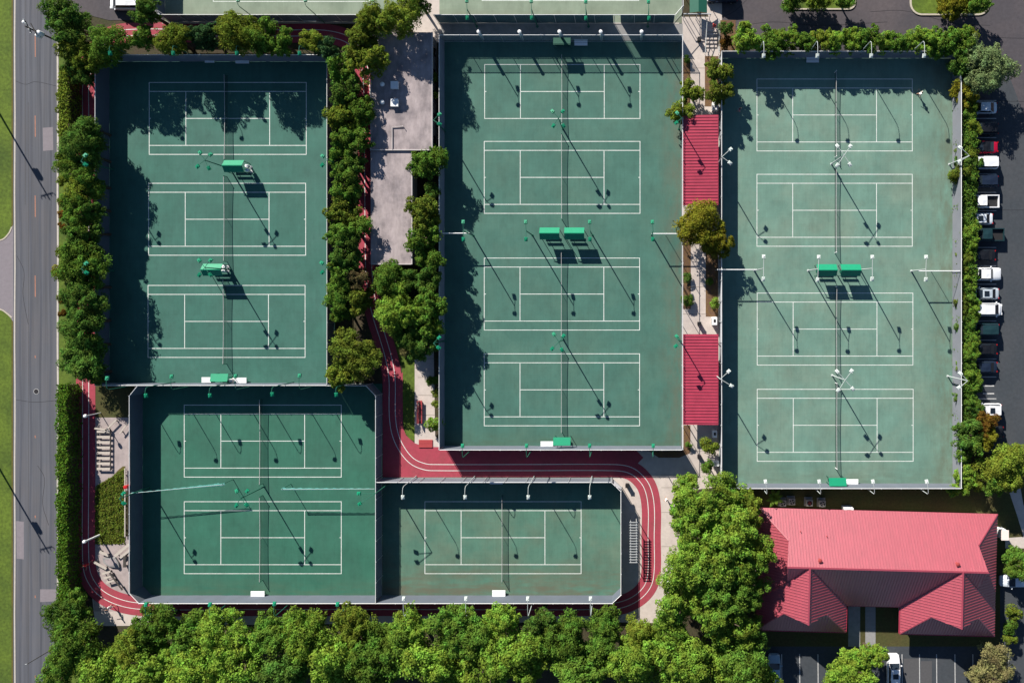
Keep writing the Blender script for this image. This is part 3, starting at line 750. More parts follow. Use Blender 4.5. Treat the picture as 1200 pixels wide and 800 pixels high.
def jug(px, py, lab):
    t = thing('water_cooler', lab, 'water cooler', W(px, py, .026), 0, 'white water coolers by the shelters')
    MB().lathe([(.26, 0), (.26, .04), (.07, .06), (.07, .70), (.26, .72), (.26, .76)], 12).build('stand', 'galv', t)
    MB().lathe([(.23, .76), (.25, .8), (.25, 1.22), (.22, 1.27)], 14).build('jug', 'cooler', t)
    MB().lathe([(.26, 1.27), (.26, 1.33), (.1, 1.36), (.06, 1.41)], 14).build('lid', 'bench_white', t)
for x, y, l in ((294, 196.2, 'upper white water cooler at the right end of the upper shelter'), (294.5, 201, 'lower white water cooler at the right end of the upper shelter'),
                (267, 312.7, 'upper white water cooler at the right end of the shelter under the four headed light'), (267, 317.5, 'lower white water cooler at the right end of the shelter under the four headed light'), (275.5, 444.8, 'white water cooler between the lean-to shelter and the wider white bench')):
    jug(x, y, l)

# ---------------------------------------------------------------- buildings
def box_shell(mb, x0, x1, y0, y1, z0, z1): return mb.prism([(x0, y0), (x1, y0), (x1, y1), (x0, y1)], z0, z1)
HB = 3.6
a0 = I(434, 38, HB); a1 = I(507, 176.5, HB); a2 = I(483, 310, HB); a3 = I(434.3, 310, HB)
t = thing('flat_roofed_building', 'long low building with a stained pale concrete flat roof between the tree row and the middle courts', 'building', (a0.x, a2.y, 0))
o_ = Vector((a0.x, a2.y, 0))
def lp(p): return (p.x - o_.x, p.y - o_.y)
x0, yt = lp(a0); x1, ym = lp(a1); x2, yb = lp(a2)
MB().prism([(x0 + .25, yb + .25), (x2 - .25, yb + .25), (x2 - .25, ym), (x1 - .25, ym), (x1 - .25, yt - .25), (x0 + .25, yt - .25)], 0, HB - .25).build('wall', 'wall', t)
MB().prism([(x0, ym + .02), (x1, ym + .02), (x1, yt), (x0, yt)], HB - .22, HB).build('upper_roof', 'roof_conc', t)
MB().prism([(x0, yb), (x2, yb), (x2, ym - .02), (x0, ym - .02)], HB - .40, HB - .16).build('lower_roof', 'roof_conc', t)
mb = MB()
mb.box(((x0 + x1) / 2, ym + .08, HB + .05), (x1 - x0, .14, .1)); mb.box((x1 - .07, (ym + yt) / 2 + .1, HB + .04), (.12, yt - ym - .1, .08)); mb.box((x2 - .07, (ym + yb) / 2 - .1, HB - .12), (.12, ym - yb - .3, .08))
mb.box((x0 + .07, (ym + yt) / 2 + .1, HB + .04), (.12, yt - ym - .1, .08)); mb.box(((x0 + x2) / 2, yb + .07, HB - .12), (x2 - x0 - .3, .12, .08))
mb.build('roof_edge', 'roof_lip', t)
for k in range(5):
    MB().box((x1 - .24, ym + 2 + k * 3.3, 1.7), (.08, 1.2, 1.1)).build('window', 'glass', t)
mb = MB()
pA, pB, pC = lp(I(460, 175, HB)), lp(I(460, 149.5, HB)), lp(I(473, 148.5, HB))
mb.tube([(*pA, HB + .12), (*pB, HB + .12), (*pC, HB + .14), (*pC, HB + .45)], .07, 8).build('roof_pipe', 'roof_lip', t)
for x, y, l in ((463.5, 101, 'upper square white vent box on the stained concrete roof'), (463.5, 121.5, 'lower square white vent box on the stained concrete roof')):
    v = thing('roof_vent_box', l, 'roof vent', I(x, y, HB), 0, 'square vents on the concrete roof')
    MB().box((0, 0, .25), (1.0, 1.0, .5)).build('casing', 'vent_white', v, bevel=.03); MB().box((0, 0, .54), (1.12, 1.12, .07)).build('lid', 'vent_white', v)
for x, y, l in ((449.3, 100, 'upper round white vent cap on the stained concrete roof'), (449.3, 121, 'lower round white vent cap on the stained concrete roof')):
    v = thing('mushroom_vent', l, 'roof vent', I(x, y, HB), 0, 'round vents on the concrete roof')
    MB().lathe([(.2, 0), (.2, .5)], 12).build('pipe', 'galv', v); MB().lathe([(.34, .5), (.34, .58), (.2, .72), (.05, .76)], 16).build('cap', 'vent_white', v)

def clip_ribs(poly, d_down, spacing, w, h):
    "ribs running along d_down across a planar 3-D polygon"
    P = [Vector(p) for p in poly]
    nrm = Vector((0, 0, 0))
    for i in range(1, len(P) - 1): nrm += (P[i] - P[0]).cross(P[i + 1] - P[0])
    nrm.normalize()
    if nrm.z < 0: nrm = -nrm
    dd = (Vector(d_down) - nrm * Vector(d_down).dot(nrm)).normalized(); e = nrm.cross(dd)
    us = [p.dot(e) for p in P]; mb = MB(); u = min(us) + spacing * .6
    while u < max(us) - .05:
        hit = []
        for i in range(len(P)):
            a, b = P[i], P[(i + 1) % len(P)]; ua, ub = a.dot(e), b.dot(e)
            if (ua - u) * (ub - u) < 0: hit.append(a + (b - a) * ((u - ua) / (ub - ua)))
        hit.sort(key=lambda q: q.dot(dd))
        for k in range(0, len(hit) - 1, 2):
            a, b = hit[k], hit[k + 1]
            if (b - a).length > .15:
                q = Matrix((dd, e, nrm)).transposed()
                mb.box((a + b) / 2 + nrm * h * .4, ((b - a).length, w, h), rot=q)
        u += spacing
    return mb
def roof_face(poly, down, parent, m='red_roof', mr='red_roof_rib', spacing=.42, name='roof_slope', w=.07, h=.075):
    P = [Vector(p) for p in poly]
    nrm = (P[1] - P[0]).cross(P[2] - P[0])
    if nrm.z < 0: P = P[::-1]
    mb = MB(); n = len(P)
    mb.add(P + [p - Vector((0, 0, .12)) for p in P], [tuple(range(n)), tuple(range(2 * n - 1, n - 1, -1))] + [(i, n + i, n + (i + 1) % n, (i + 1) % n) for i in range(n)])
    o = mb.build(name, m, parent)
    r = clip_ribs(poly, down, spacing, w, h)
    if r.v: r.build('seam_ribs', mr, o)
    return o
def canopy(x0, y0, x1, y1, lab, z=2.75):
    A, B = I(x0, y0, z), I(x1, y1, z); c = Vector(((A.x + B.x) / 2, (A.y + B.y) / 2, 0)); hx, hy = abs(B.x - A.x) / 2, abs(B.y - A.y) / 2
    t = thing('red_canopy', lab, 'canopy', c, 0, 'red metal canopies over the garden walk')
    roof_face([(-hx, -hy, z - .10), (hx, -hy, z + .15), (hx, hy, z + .15), (-hx, hy, z - .10)], (-1, 0, -.05), t, 'canopy_red', 'canopy_rib', .46, 'roof_sheet', w=.10, h=.07)
    mb = MB(); mb.box((hx + .05, 0, z + .1), (.08, 2 * hy, .16)); mb.box((-hx - .05, 0, z - .15), (.08, 2 * hy, .14)); mb.build('gutter', 'canopy_red', t)
    for sx in (-1, 1):
        for k in range(4): MB().box((sx * (hx - .25), -hy + .4 + k * (2 * hy - .8) / 3, (z - .25) / 2), (.1, .1, z - .25)).build('post', 'rail_white', t)
canopy(801, 135, 841, 240.5, 'upper red ribbed metal canopy over the garden walk, with tree shadow on its top end')
canopy(801.3, 391.5, 841, 497.5, 'lower red ribbed metal canopy over the garden walk, with the shadow of a light on it')

# clubhouse in its own frame: x right, y up from the top left corner of the eaves, units photo pixels -> metres
ch = thing('clubhouse', 'large clubhouse with a red standing seam roof and two forward wings, at the lower right', 'building', W(886, 588.5), -R(1.5))
Z0, ZR = 3.0, 7.75; HW = 54.5
def K(x, y, z): return Vector((x / S, -y / S, z))
def zz(d): return Z0 + (ZR - Z0) * d / HW
WX0, WX1, EX0, EX1 = -1, 102, 164, 272
wm, em = (WX0 + WX1) / 2, (EX0 + EX1) / 2
G = 30; zg = zz(G); YS = 139; YE = 109
Hm = HW
# main roof, upper (north) slope with dutch gables at both ends
roof_face([K(0, 0, Z0), K(272, 0, Z0), K(272 - G, G, zg), K(272 - G + 4, Hm, ZR), K(G - 4, Hm, ZR), K(G, G, zg)], (0, 1, -.5), ch)
# east and west hip ends
roof_face([K(272, 0, Z0), K(272, 109, Z0), K(272 - G, 109 - G, zg), K(272 - G, G, zg)], (1, 0, -.5), ch)
roof_face([K(0, 0, Z0), K(0, 109, Z0), K(G, 109 - G, zg), K(G, G, zg)], (-1, 0, -.5), ch)
# lower (south) slope of the main roof between and behind the wings
roof_face([K(G - 4, Hm, ZR), K(272 - G + 4, Hm, ZR), K(272 - G, 109 - G, zg), K(272, 109, Z0), K(0, 109, Z0), K(G, 109 - G, zg)], (0, -1, -.5), ch)
# wings: ridge runs down the picture
def wing(x0, x1):
    xm = (x0 + x1) / 2; hw = (x1 - x0) / 2; zr = ZR + .04; f = lambda d: Z0 + .04 + (zr - Z0 - .04) * d / hw
    g = 27; e = YS - g
    roof_face([K(xm, Hm, zr), K(x0, Hm + hw, Z0 + .04), K(x0, YS, Z0 + .04), K(x0 + g, e, f(g)), K(xm, e + 5, zr)], (-1, 0, -.5), ch)
    roof_face([K(xm, Hm, zr), K(xm, e + 5, zr), K(x1 - g, e, f(g)), K(x1, YS, Z0 + .04), K(x1, Hm + hw, Z0 + .04)], (1, 0, -.5), ch)
    roof_face([K(x0, YS, Z0 + .04), K(x1, YS, Z0 + .04), K(x1 - g, e, f(g)), K(x0 + g, e, f(g))], (0, -1, -.5), ch)
    MB().add([K(x0 + g, e - .5, f(g)), K(x1 - g, e - .5, f(g)), K(xm, e - .5, zr)], [(0, 1, 2)]).build('gable_vent', 'canopy_red', ch)
    MB().bar(K(xm, Hm, zr + .06), K(xm, e + 5, zr + .06), .22, .08).build('ridge_cap', 'red_roof_rib', ch)
    for q, r_ in ((x0, x0 + g), (x1, x1 - g)): MB().bar(K(q, YS, Z0 + .1), K(r_, e, f(g) + .06), .16, .07).build('hip_cap', 'red_roof_rib', ch)
wing(WX0, WX1); wing(EX0, EX1)
for x in (G - .5, 272 - G + .5):
    MB().add([K(x, G, zg), K(x, Hm, ZR), K(x, 109 - G, zg)], [(0, 1, 2)]).build('gable_vent', 'canopy_red', ch)
MB().bar(K(G - 4, Hm, ZR + .07), K(272 - G + 4, Hm, ZR + .07), .24, .09).build('ridge_cap', 'red_roof_rib', ch)
for a, b in (((0, 0), (G, G)), ((272, 0), (272 - G, G)), ((272, 109), (272 - G, 109 - G))): MB().bar(K(*a, Z0 + .07), K(*b, zg + .07), .16, .07).build('hip_cap', 'red_roof_rib', ch)
MB().prism([tuple(K(x, y, 0)[:2]) for x, y in ((6, 6), (266, 6), (266, 132), (170, 132), (170, 103), (96, 103), (96, 132), (5, 132))], 0, Z0 - .1).build('wall', 'wall', ch)
mb = MB()
for a, b in (((WX1 + .8, 109), (EX0 - .8, 109)), ((WX0, YS + .8), (WX1, YS + .8)), ((EX0, YS + .8), (EX1, YS + .8)), ((WX1 + .8, 110), (WX1 + .8, YS)), ((EX0 - .8, 110), (EX0 - .8, YS))): mb.bar(K(*a, Z0 - .06), K(*b, Z0 - .06), .13, .12)
mb.build('gutter', 'canopy_red', ch)
MB().box(K(133, 103.6, 1.1), (1.9, .1, 2.2)).build('door', 'glass', ch)
for x in (112, 152): MB().box(K(x, 103.6, 1.6), (1.3, .1, 1.2)).build('window', 'glass', ch)
for x in (30, 52, 75, 190, 215, 240): MB().box(K(x, 132.5, 1.6), (1.4, .1, 1.2)).build('window', 'glass', ch)
for x, y in ((62, 47), (213, 47)): 
    v = MB().lathe([(.18, -.2), (.18, .45)], 12).build('roof_vent', 'vent_red', ch, K(x, y, zz(y)))
    MB().lathe([(.30, .45), (.30, .52), (.08, .62)], 12).build('cap', 'vent_red', v)
for x, y in ((44, 21), (73, 25)): MB().lathe([(.06, -.1), (.06, .4)], 8).build('vent_pipe', 'vent_red', ch, K(x, y, zz(y)))

# air conditioning units behind the clubhouse
def ac_unit(px, py, lab, m='ac', red=False):
    t = thing('ac_unit', lab, 'air conditioner', W(px, py), -R(1), 'air conditioning units behind the clubhouse')
    MB().box((0, 0, .05), (1.25, 1.35, .1)).build('pad', 'concrete_grey', t)
    MB().box((0, 0, .55), (.98, .98, .9)).build('casing', m, t, bevel=.04)
    MB().lathe([(.40, 1.0), (.40, 1.02)], 20).build('fan_well', 'black', t)
    for k in range(4):
        MB().box((.2, 0, 1.04), (.28, .13, .015)).build('fan_blade', 'ac' if not red else 'vent_red', t, None, k * math.pi / 2 + .4)
    mb = MB()
    for r in (.42,): 
        mb.tube([(r * math.cos(a * .3142), r * math.sin(a * .3142), 1.06) for a in range(21)], .02, 5)
    mb.build('guard_ring', 'galv', t)
for x, y, l, rd in ((916, 587.5, 'dark air conditioning unit beside the leafy banana plant behind the clubhouse', 0), (926.5, 585.8, 'grey air conditioning unit second from the banana plant', 0),
                (947, 587.2, 'air conditioning unit with a reddish fan behind the clubhouse', 1), (962, 588, 'rightmost air conditioning unit with a black fan behind the clubhouse', 0)):
    ac_unit(x, y, l, red=bool(rd))
# ---------------------------------------------------------------- slatted frames, garden structures
def pergola(cx, cy, w, l, z, n, lab, cat, m='rail_white', along='y'):
    t = thing('slatted_frame', lab, cat, W(cx, cy))
    hx, hy = w / 2 / S, l / 2 / S
    for sx in (-1, 1):
        MB().box((sx * hx, 0, z), (.10, 2 * hy + .3, .12)).build('beam', m, t)
        for sy in (-1, 0, 1): MB().box((sx * hx, sy * hy, z / 2), (.09, .09, z)).build('post', m, t)
    for k in range(n): MB().box((0, -hy + 2 * hy * k / (n - 1), z + .1), (2 * hx + .35, .12, .07)).build('slat', m, t)
    return t
pergola(742.3, 629.5, 6.6, 46, 2.25, 16, 'grey slatted overhead frame like a ladder beside the red track and the single court', 'pergola', 'galv')
t = thing('bleacher', 'low set of slatted benches in the paved garden beside the left stretch of track', 'bleacher', W(123.5, 527))
for k in range(8):
    MB().box((0, (22 - 6.2 * k) / S, .42), (2.0, .34, .06)).build('seat_plank', 'wood_pale', t)
for x in (-.95, .98): MB().box((x, 0, .34), (.14, 6.1, .10)).build('frame_rail', 'wood_dark', t)
for x in (-.95, .98):
    for y in (-2.9, 0, 2.9): MB().box((x, y, .145), (.1, .1, .29)).build('leg', 'wood_dark', t)
def plank(a, b, lab, w=.3, z=.45, m='wood_pale', cat='bench', name='plank_bench'):
    A, B = W(*a), W(*b); c = (A + B) / 2; d = B - A
    t = thing(name, lab, cat, Vector((c.x, c.y, 0)), math.atan2(d.y, d.x), 'bare benches and beams in the paved garden')
    MB().box((0, 0, z), (d.length, w, .08)).build('seat', m, t)
    for x in (-.4, .4): MB().box((x * d.length, 0, (z - .04) / 2), (.1, w * .8, z - .04)).build('leg', 'wood_dark', t)
plank((124, 506), (139, 491), 'slanting pale beam seat above the slatted benches, reaching up right', .22, .5)
plank((143, 507), (155, 491), 'slanting pale beam seat against the left fence of the lower left block', .22, .5)
plank((113.5, 501), (131, 503.5), 'straight pale beam across the head of the slatted benches', .25, .5)
plank((119, 645), (129.5, 649.5), 'short pale bench in the broken paving below the dry lawn', .36)
plank((137, 650), (154, 636), 'long pale bench slanting to the fence below the dry lawn', .42)
plank((143, 652), (155, 642.5), 'second pale bench slanting to the fence below the dry lawn, nearer the corner', .38)
plank((112.5, 657), (127, 665), 'pale bench beside the track bend in the broken paving', .34)
plank((122, 671), (132, 668), 'upper of the short benches at the track bend', .30)
plank((124, 676), (135, 673), 'middle one of the short benches at the track bend', .30)
plank((127, 681), (138, 678), 'lowest of the short benches at the track bend', .30)
plank((132, 669), (147, 689), 'dark rail bench running down to the track bend', .22, .7, 'wood_dark')
plank((148.5, 650), (148.5, 663), 'dark upright slatted bench beside the fence below the dry lawn', .4, .5, 'wood_dark')
plank((148, 548), (148, 628), 'long narrow pale edging beam between the dry lawn and the fence', .16, .3)
t = thing('planter', 'grey curved planter box in the broken paving beside the track bend', 'planter', W(136, 659))
mb = MB().prism([tuple(W(x + 600 - 136, y + 400 - 659)[:2]) for x, y in ((122, 653), (136, 652), (140, 658), (141, 664), (130, 663), (123, 659))], 0, .3); mb.build('box', 'concrete_grey', t)
MB().prism([tuple(W(x + 600 - 136, y + 400 - 659)[:2]) for x, y in ((124, 654.5), (135, 653.5), (138.5, 658), (139, 662), (130, 661.5), (125, 658))], .3, .34).build('soil', 'roof_conc', t)
t = thing('red_bench', 'red bench standing on the pale walk beside the small lawn', 'bench', W(493.5, 482))
for x in (-.2, 0, .2): MB().box((x, 0, .5), (.17, 3.5, .06)).build('seat_slat', 'bench_red', t)
MB().box((-.32, 0, .85), (.06, 3.5, .35)).build('backrest', 'bench_red', t)
for y in (-1.5, 0, 1.5): MB().box((-.05, y, .24), (.5, .08, .46)).build('leg', 'bench_red', t)
slab('step', [rect(491, 515, 507, 519.2), rect(491, 519.4, 507, 524)], 'bench_red', 0, .13)
# black litter bins
for x, y, l in ((819, 48, 'black litter bin on the shaded walk at the top of the garden strip'), (819, 379, 'black litter bin just above the lower red canopy'), (819, 534, 'black litter bin below the lower red canopy'), (735, 567.5, 'black litter bin at the corner of the single court beside the track')):
    t = thing('litter_bin', l, 'bin', W(x, y, .01), 0, 'black litter bins')
    MB().box((0, 0, .45), (.5, .5, .9)).build('body', 'black', t, bevel=.03); MB().box((0, 0, .94), (.56, .56, .07)).build('lid', 'black', t)
t = thing('red_bin', 'small red bin beside the dry lawn and the left fence of the lower left block', 'bin', W(151, 569))
MB().lathe([(.22, 0), (.28, .8)], 12).build('body', 'red_bin', t); MB().lathe([(.3, .8), (.3, .86), (.08, .93)], 12).build('lid', 'red_bin', t)
# white cabinets on the garden walk
for x, y, w, d, h, l in ((836.5, 376, .75, 1.2, 1.3, 'white cabinet on the walk above the lower red canopy'), (836.8, 507, .7, 1.1, 1.2, 'white cabinet with a dark top panel below the lower red canopy'),
                  (837.3, 126.5, .9, 1.3, 1.4, 'white cabinet at the top end of the upper red canopy'), (838, 541.5, 1.0, .8, 1.0, 'white cabinet at the bottom end of the garden walk, beside the big trees'),
                  (991.5, 594.5, 1.4, .7, 1.6, 'white cabinet against the back wall of the clubhouse')):
    t = thing('utility_cabinet', l, 'cabinet', W(x, y), 0, 'white cabinets')
    MB().box((0, 0, h / 2), (w, d, h)).build('casing', 'bench_white', t, bevel=.04)
    MB().box((0, .05, h + .015), (w * .45, d * .4, .03)).build('top_panel', 'trim' if 'dark' in l or 'above' in l else 'galv', t)
    MB().box((-w / 2 - .015, 0, h * .5), (.03, d * .7, h * .7)).build('door', 'galv', t)
t = thing('service_cart', 'small white topped cart parked on the beige pavement beside the big trees', 'cart', W(781.5, 681), R(-8))
MB().box((0, 0, .45), (1.05, 1.5, .3)).build('body', 'car_black', t, bevel=.05); MB().box((.25, .0, 1.75), (.85, 1.5, .06)).build('roof', 'bench_white', t, bevel=.02)
MB().box((-.05, .1, .75), (.8, .4, .3)).build('seat', 'trim', t)
for x in (-.1, .6):
    for y in (-.68, .68): MB().box((x, y, 1.15), (.04, .04, 1.15)).build('roof_post', 'galv', t)
for x in (-.48, .48):
    for y in (-.55, .55): MB().tube([(x - .07, y, .22), (x + .07, y, .22)], .22, 12).build('wheel', 'tyre', t)
t = thing('white_shed', 'small pale shed against the right end of the clubhouse', 'shed', W(1170, 622))
MB().box((0, 0, 1.0), (.9, 1.3, 2.0)).build('wall', 'bench_white', t); MB().box((0, 0, 2.05), (1.1, 1.5, .1)).build('roof', 'cooler', t)
# stair and hand rails at the top of the garden strip
mb = MB()
for k in range(5): mb.prism([tuple(W(x, y)[:2]) for x, y in rect(826, 56 - 4.2 * k - 4, 840, 56 - 4.2 * k)], 0, .14 * (k + 1))
struct('stair', mb, 'concrete')
for xa, xb, l in ((827.5, 826, 'left metal handrail of the short stair at the top of the garden strip'), (841.5, 842, 'right metal handrail of the short stair at the top of the garden strip')):
    A, B = W(xa, 27), W(xb, 64); t = thing('handrail', l, 'handrail', A, 0, 'stair handrails')
    d = B - A
    for z in (.55, 1.05): MB().tube([(0, 0, z + .6), (d.x * .3, d.y * .3, z + .5), (d.x * .8, d.y * .8, z), (d.x, d.y, z)], .05, 6).build('rail', 'galv', t)
    for u in (0, .27, .53, .8, 1): MB().tube([(d.x * u, d.y * u, 0), (d.x * u, d.y * u, 1.05 + .6 * max(0, (.8 - u) / .8))], .035, 6).build('post', 'galv', t)
t = thing('gate_frame', 'pale gate bar spanning the shaded walk at the top of the garden strip', 'gate', W(800, 23))
MB().tube([(0, 0, 2.2), (4.1, 0, 2.2)], .09, 8).build('beam', 'galv', t)
for x in (.05, 2.0, 4.05): MB().tube([(x, 0, 0), (x, 0, 2.2)], .05, 8).build('post', 'galv', t)
t = thing('green_awning', 'dark green awning beside the cut-off middle court, at the top edge', 'awning', W(817, 9))
for s in (-1, 1):
    MB().add([(0, -1.6, 2.5), (0, 1.6, 2.5), (s * 1.3, 1.6, 2.1), (s * 1.3, -1.6, 2.1)], [(0, 1, 2, 3) if s < 0 else (3, 2, 1, 0)]).build('roof_panel', 'green_dark', t)
    for y in (-1.5, 1.5): MB().box((s * 1.2, y, 1.05), (.07, .07, 2.1)).build('post', 'green_dark', t)
# globe lamps along the left track
for base, top, l in (((118, 483.5), None, 'white globe lamp post beside the shaded lawn, leaning over the left track'), ((117, 626.5), None, 'thicker white lamp post beside the dry lawn, over the left track')):
    t = thing('lamp_post', l, 'lamp post', W(*base), 0, 'white lamp posts by the track')
    th = .06 if base[1] < 500 else .13
    MB().tube([(0, 0, 0), (0, 0, 3.0)], [th * 1.2, th], 10).build('post', 'rail_white', t)
    MB().lathe([(.10, 3.0), (.22, 3.08), (.27, 3.25), (.22, 3.42), (.08, 3.5)], 14).build('globe', 'vent_white', t)
# utility poles
def upole(base, h, lab, rz, drums=True, lamp=True):
    t = thing('utility_pole', lab, 'utility pole', W(*base), rz, 'wooden utility poles along the road')
    MB().tube([(0, 0, 0), (0, 0, h)], [.15, .10], 10).build('pole', 'wood_dark', t)
    for z in ((h - .4, h - 1.4) if drums and lamp else (h - .4,)):
        MB().box((0, .16, z), (1.9, .10, .11)).build('crossarm', 'wood_dark', t)
    for x in (-1.05, -.5, .5, 1.05): MB().lathe([(.05, h - .33), (.08, h - .28), (.05, h - .1)], 8, (x, .16, 0)).build('insulator', 'vent_white', t)
    if drums:
        for x, y, z, r in ((.42, .30, h - 2.6, .34), (.30, -.35, h - 3.1, .26)):
            MB().lathe([(r, 0), (r, .8), (r * .8, .88), (.1, .92)], 16, (x, y, z)).build('transformer', 'transformer', t)
    if lamp:
        MB().tube([(0, 0, h - 2.4), (-.9, -.5, h - 2.0), (-1.9, -.9, h - 1.9)], .04, 6).build('lamp_arm', 'galv', t)
        MB().lathe([(.05, -.06), (.2, -.05), (.2, .03), (.08, .1)], 10, (-2.0, -.95, h - 1.9)).build('lamp_head', 'vent_white', t)
upole((82, 55), 8.6, 'dark utility pole with white transformers leaning over the road at the top left', R(-62))
upole((-5, 126), 9.0, 'utility pole outside the left edge whose shadow crosses the upper road', R(15), True, False)
upole((-6, 540), 9.0, 'utility pole outside the left edge whose shadow crosses the lower road', R(15), True, False)
t = thing('sign_pole', 'thin dark pole leaning over the road at the bottom left, beside the woodland', 'pole', W(58, 762))
MB().tube([(0, 0, 0), (0, 0, 4.3)], [.07, .05], 8).build('pole', 'wood_dark', t); MB().tube([(0, 0, 4.3), (-.25, .0, 4.4)], .05, 6).build('arm', 'galv', t)
# ---------------------------------------------------------------- people
def skin_mesh(name, verts, edges, radii, m, root=0, sub=1):
    me = bpy.data.meshes.new(name); me.from_pydata(verts, edges, []); o = bpy.data.objects.new('tmp', me); COL.objects.link(o)
    md = o.modifiers.new('s', 'SKIN')
    for i, r in enumerate(radii):
        me.skin_vertices[0].data[i].radius = (r, r); me.skin_vertices[0].data[i].use_root = (i == root)
    md.use_smooth_shade = True
    if sub: o.modifiers.new('u', 'SUBSURF').levels = sub
    bpy.context.view_layer.update()
    dg = bpy.context.evaluated_depsgraph_get()
    r = bpy.data.meshes.new_from_object(o.evaluated_get(dg)); r.name = name
    bpy.data.objects.remove(o); r.materials.clear(); r.materials.append(M[m])
    return r
def person(px, py, lab, rz, stride=.25, arms=.3, shirt='cloth_white', shorts='cloth_dark', raise_r=0.):
    t = thing('person', lab, 'person', W(px, py, .028), rz)
    V = []; E = []; Rr = []
    def v(p, r, par=None):
        V.append(p); Rr.append(r); i = len(V) - 1
        if par is not None: E.append((par, i))
        return i
    pel = v((0, 0, .95), .13); sp = v((0, .01, 1.13), .115, pel); chs = v((0, .02, 1.34), .135, sp); nk = v((0, .03, 1.48), .055, chs)
    hb = v((0, .05, 1.56), .075, nk); hm = v((0, .05, 1.65), .095, hb); ht = v((0, .045, 1.735), .065, hm); v((0, .155, 1.635), .016, hm)
    legs = []; armp = []
    for s in (-1, 1):
        f = s * stride
        hp = v((s * .09, 0, .90), .095, pel); kn = v((s * .1, f * .55 + .05, .50), .062, hp); an = v((s * .1, f - .03, .09), .042, kn); v((s * .11, f + .13, .045), .04, an)
        legs.append((hp, kn))
        g = -f * 1.1
        sh = v((s * .18, .01, 1.42), .06, chs); up = raise_r if s > 0 else 0
        el = v((s * .25, g * .5 - .04 + up * .2, 1.16 + up * .22), .045, sh); wr = v((s * .25, g * .9 + arms * .5 + up * .3, 1.0 + arms * .35 + up * .4), .033, el)
        pm = v((s * .25, g * .9 + arms * .5 + .08 + up * .34, .97 + arms * .38 + up * .44), .030, wr); armp.append((sh, el, pm))
        for q in range(4): v((s * .25 + (q - 1.5) * .02, V[pm][1] + .075 - abs(q - 1.4) * .008, V[pm][2] - .03), .009, pm)
        v((s * .25 - s * .045, V[pm][1] + .03, V[pm][2]), .010, wr)
    link('body', skin_mesh('body', V, E, Rr, 'skin'), t)
    cv = [V[pel], V[sp], V[chs], (0, .03, 1.43)]; ce = [(0, 1), (1, 2), (2, 3)]; cr = [.15, .135, .155, .08]
    for sh, el, _ in armp:
        k = len(cv); a, b = Vector(V[sh]), Vector(V[el]); cv += [tuple(a), tuple(a.lerp(b, .75))]; ce += [(2, k), (k, k + 1)]; cr += [.085, .068]
    link('shirt', skin_mesh('shirt', cv, ce, cr, shirt), t)
    cv = [(0, 0, .97)]; ce = []; cr = [.15]
    for hp, kn in legs:
        k = len(cv); a, b = Vector(V[hp]), Vector(V[kn]); cv += [tuple(a), tuple(a.lerp(b, .85))]; ce += [(0, k), (k, k + 1)]; cr += [.115, .09]
    link('shorts', skin_mesh('shorts', cv, ce, cr, shorts), t)
    MB().lathe([(.100, 1.63), (.104, 1.67), (.09, 1.73), (.05, 1.765), (.01, 1.775)], 12, (0, .03, 0)).build('hair', 'hair', t)
    return t, [Vector(V[a[2]]) for a in armp]
def P_(x, y, h=0): 
    q = I(x, y, h); return (q.x * S + 600, 400 - q.y * S)
person(*P_(101.5, 661.5, .9), 'person in a bright red top jogging on the shaded left stretch of the track', R(170), .34, .5, 'cloth_red', 'cloth_red')
person(*P_(129.5, 711, .9), 'person in white running round the bottom left bend of the track', R(100), .38, .5, 'cloth_white', 'cloth_white')
person(*P_(430.5, 102.5, .9), 'person in a red top on the track beside the concrete roofed building', R(20), .3, .4, 'cloth_red', 'cloth_pink')
_, hn = person(*P_(866, 129.5, .9), 'person in a pink top standing in tree shade at the edge of the top pale court', R(-80), .2, .3, 'cloth_pink', 'cloth_white')
pl, hn = person(*P_(1079, 110, .9), 'player in white at the right end of the top pale court, holding a racket', R(70), .3, .3, 'cloth_white', 'cloth_white', .5)
person(*P_(836.5, 32, .9), 'person in dark red on the short stair at the top of the garden strip', R(160), .25, .5, 'cloth_red', 'cloth_red')[0].location.z = .6
person(*P_(781, 585, .9), 'person in white standing on the beige pavement right of the track bend', R(60), .15, .2, 'cloth_white', 'cloth_white')
rk = thing('tennis_racket', 'tennis racket held by the player in white', 'racket', pl.matrix_basis @ hn[1], R(70))
mb = MB(); mb.tube([(.13 * math.cos(a * .3142), .52 + .17 * math.sin(a * .3142), .16) for a in range(21)], .012, 5); mb.build('frame', 'trim', rk)
MB().tube([(0, 0, 0), (0, .35, .15)], .016, 6).build('handle', 'trim', rk)
MB().add([(.125 * math.cos(a * .3142), .52 + .165 * math.sin(a * .3142), .16) for a in range(20)], [tuple(range(20))]).build('strings', 'netting', rk)

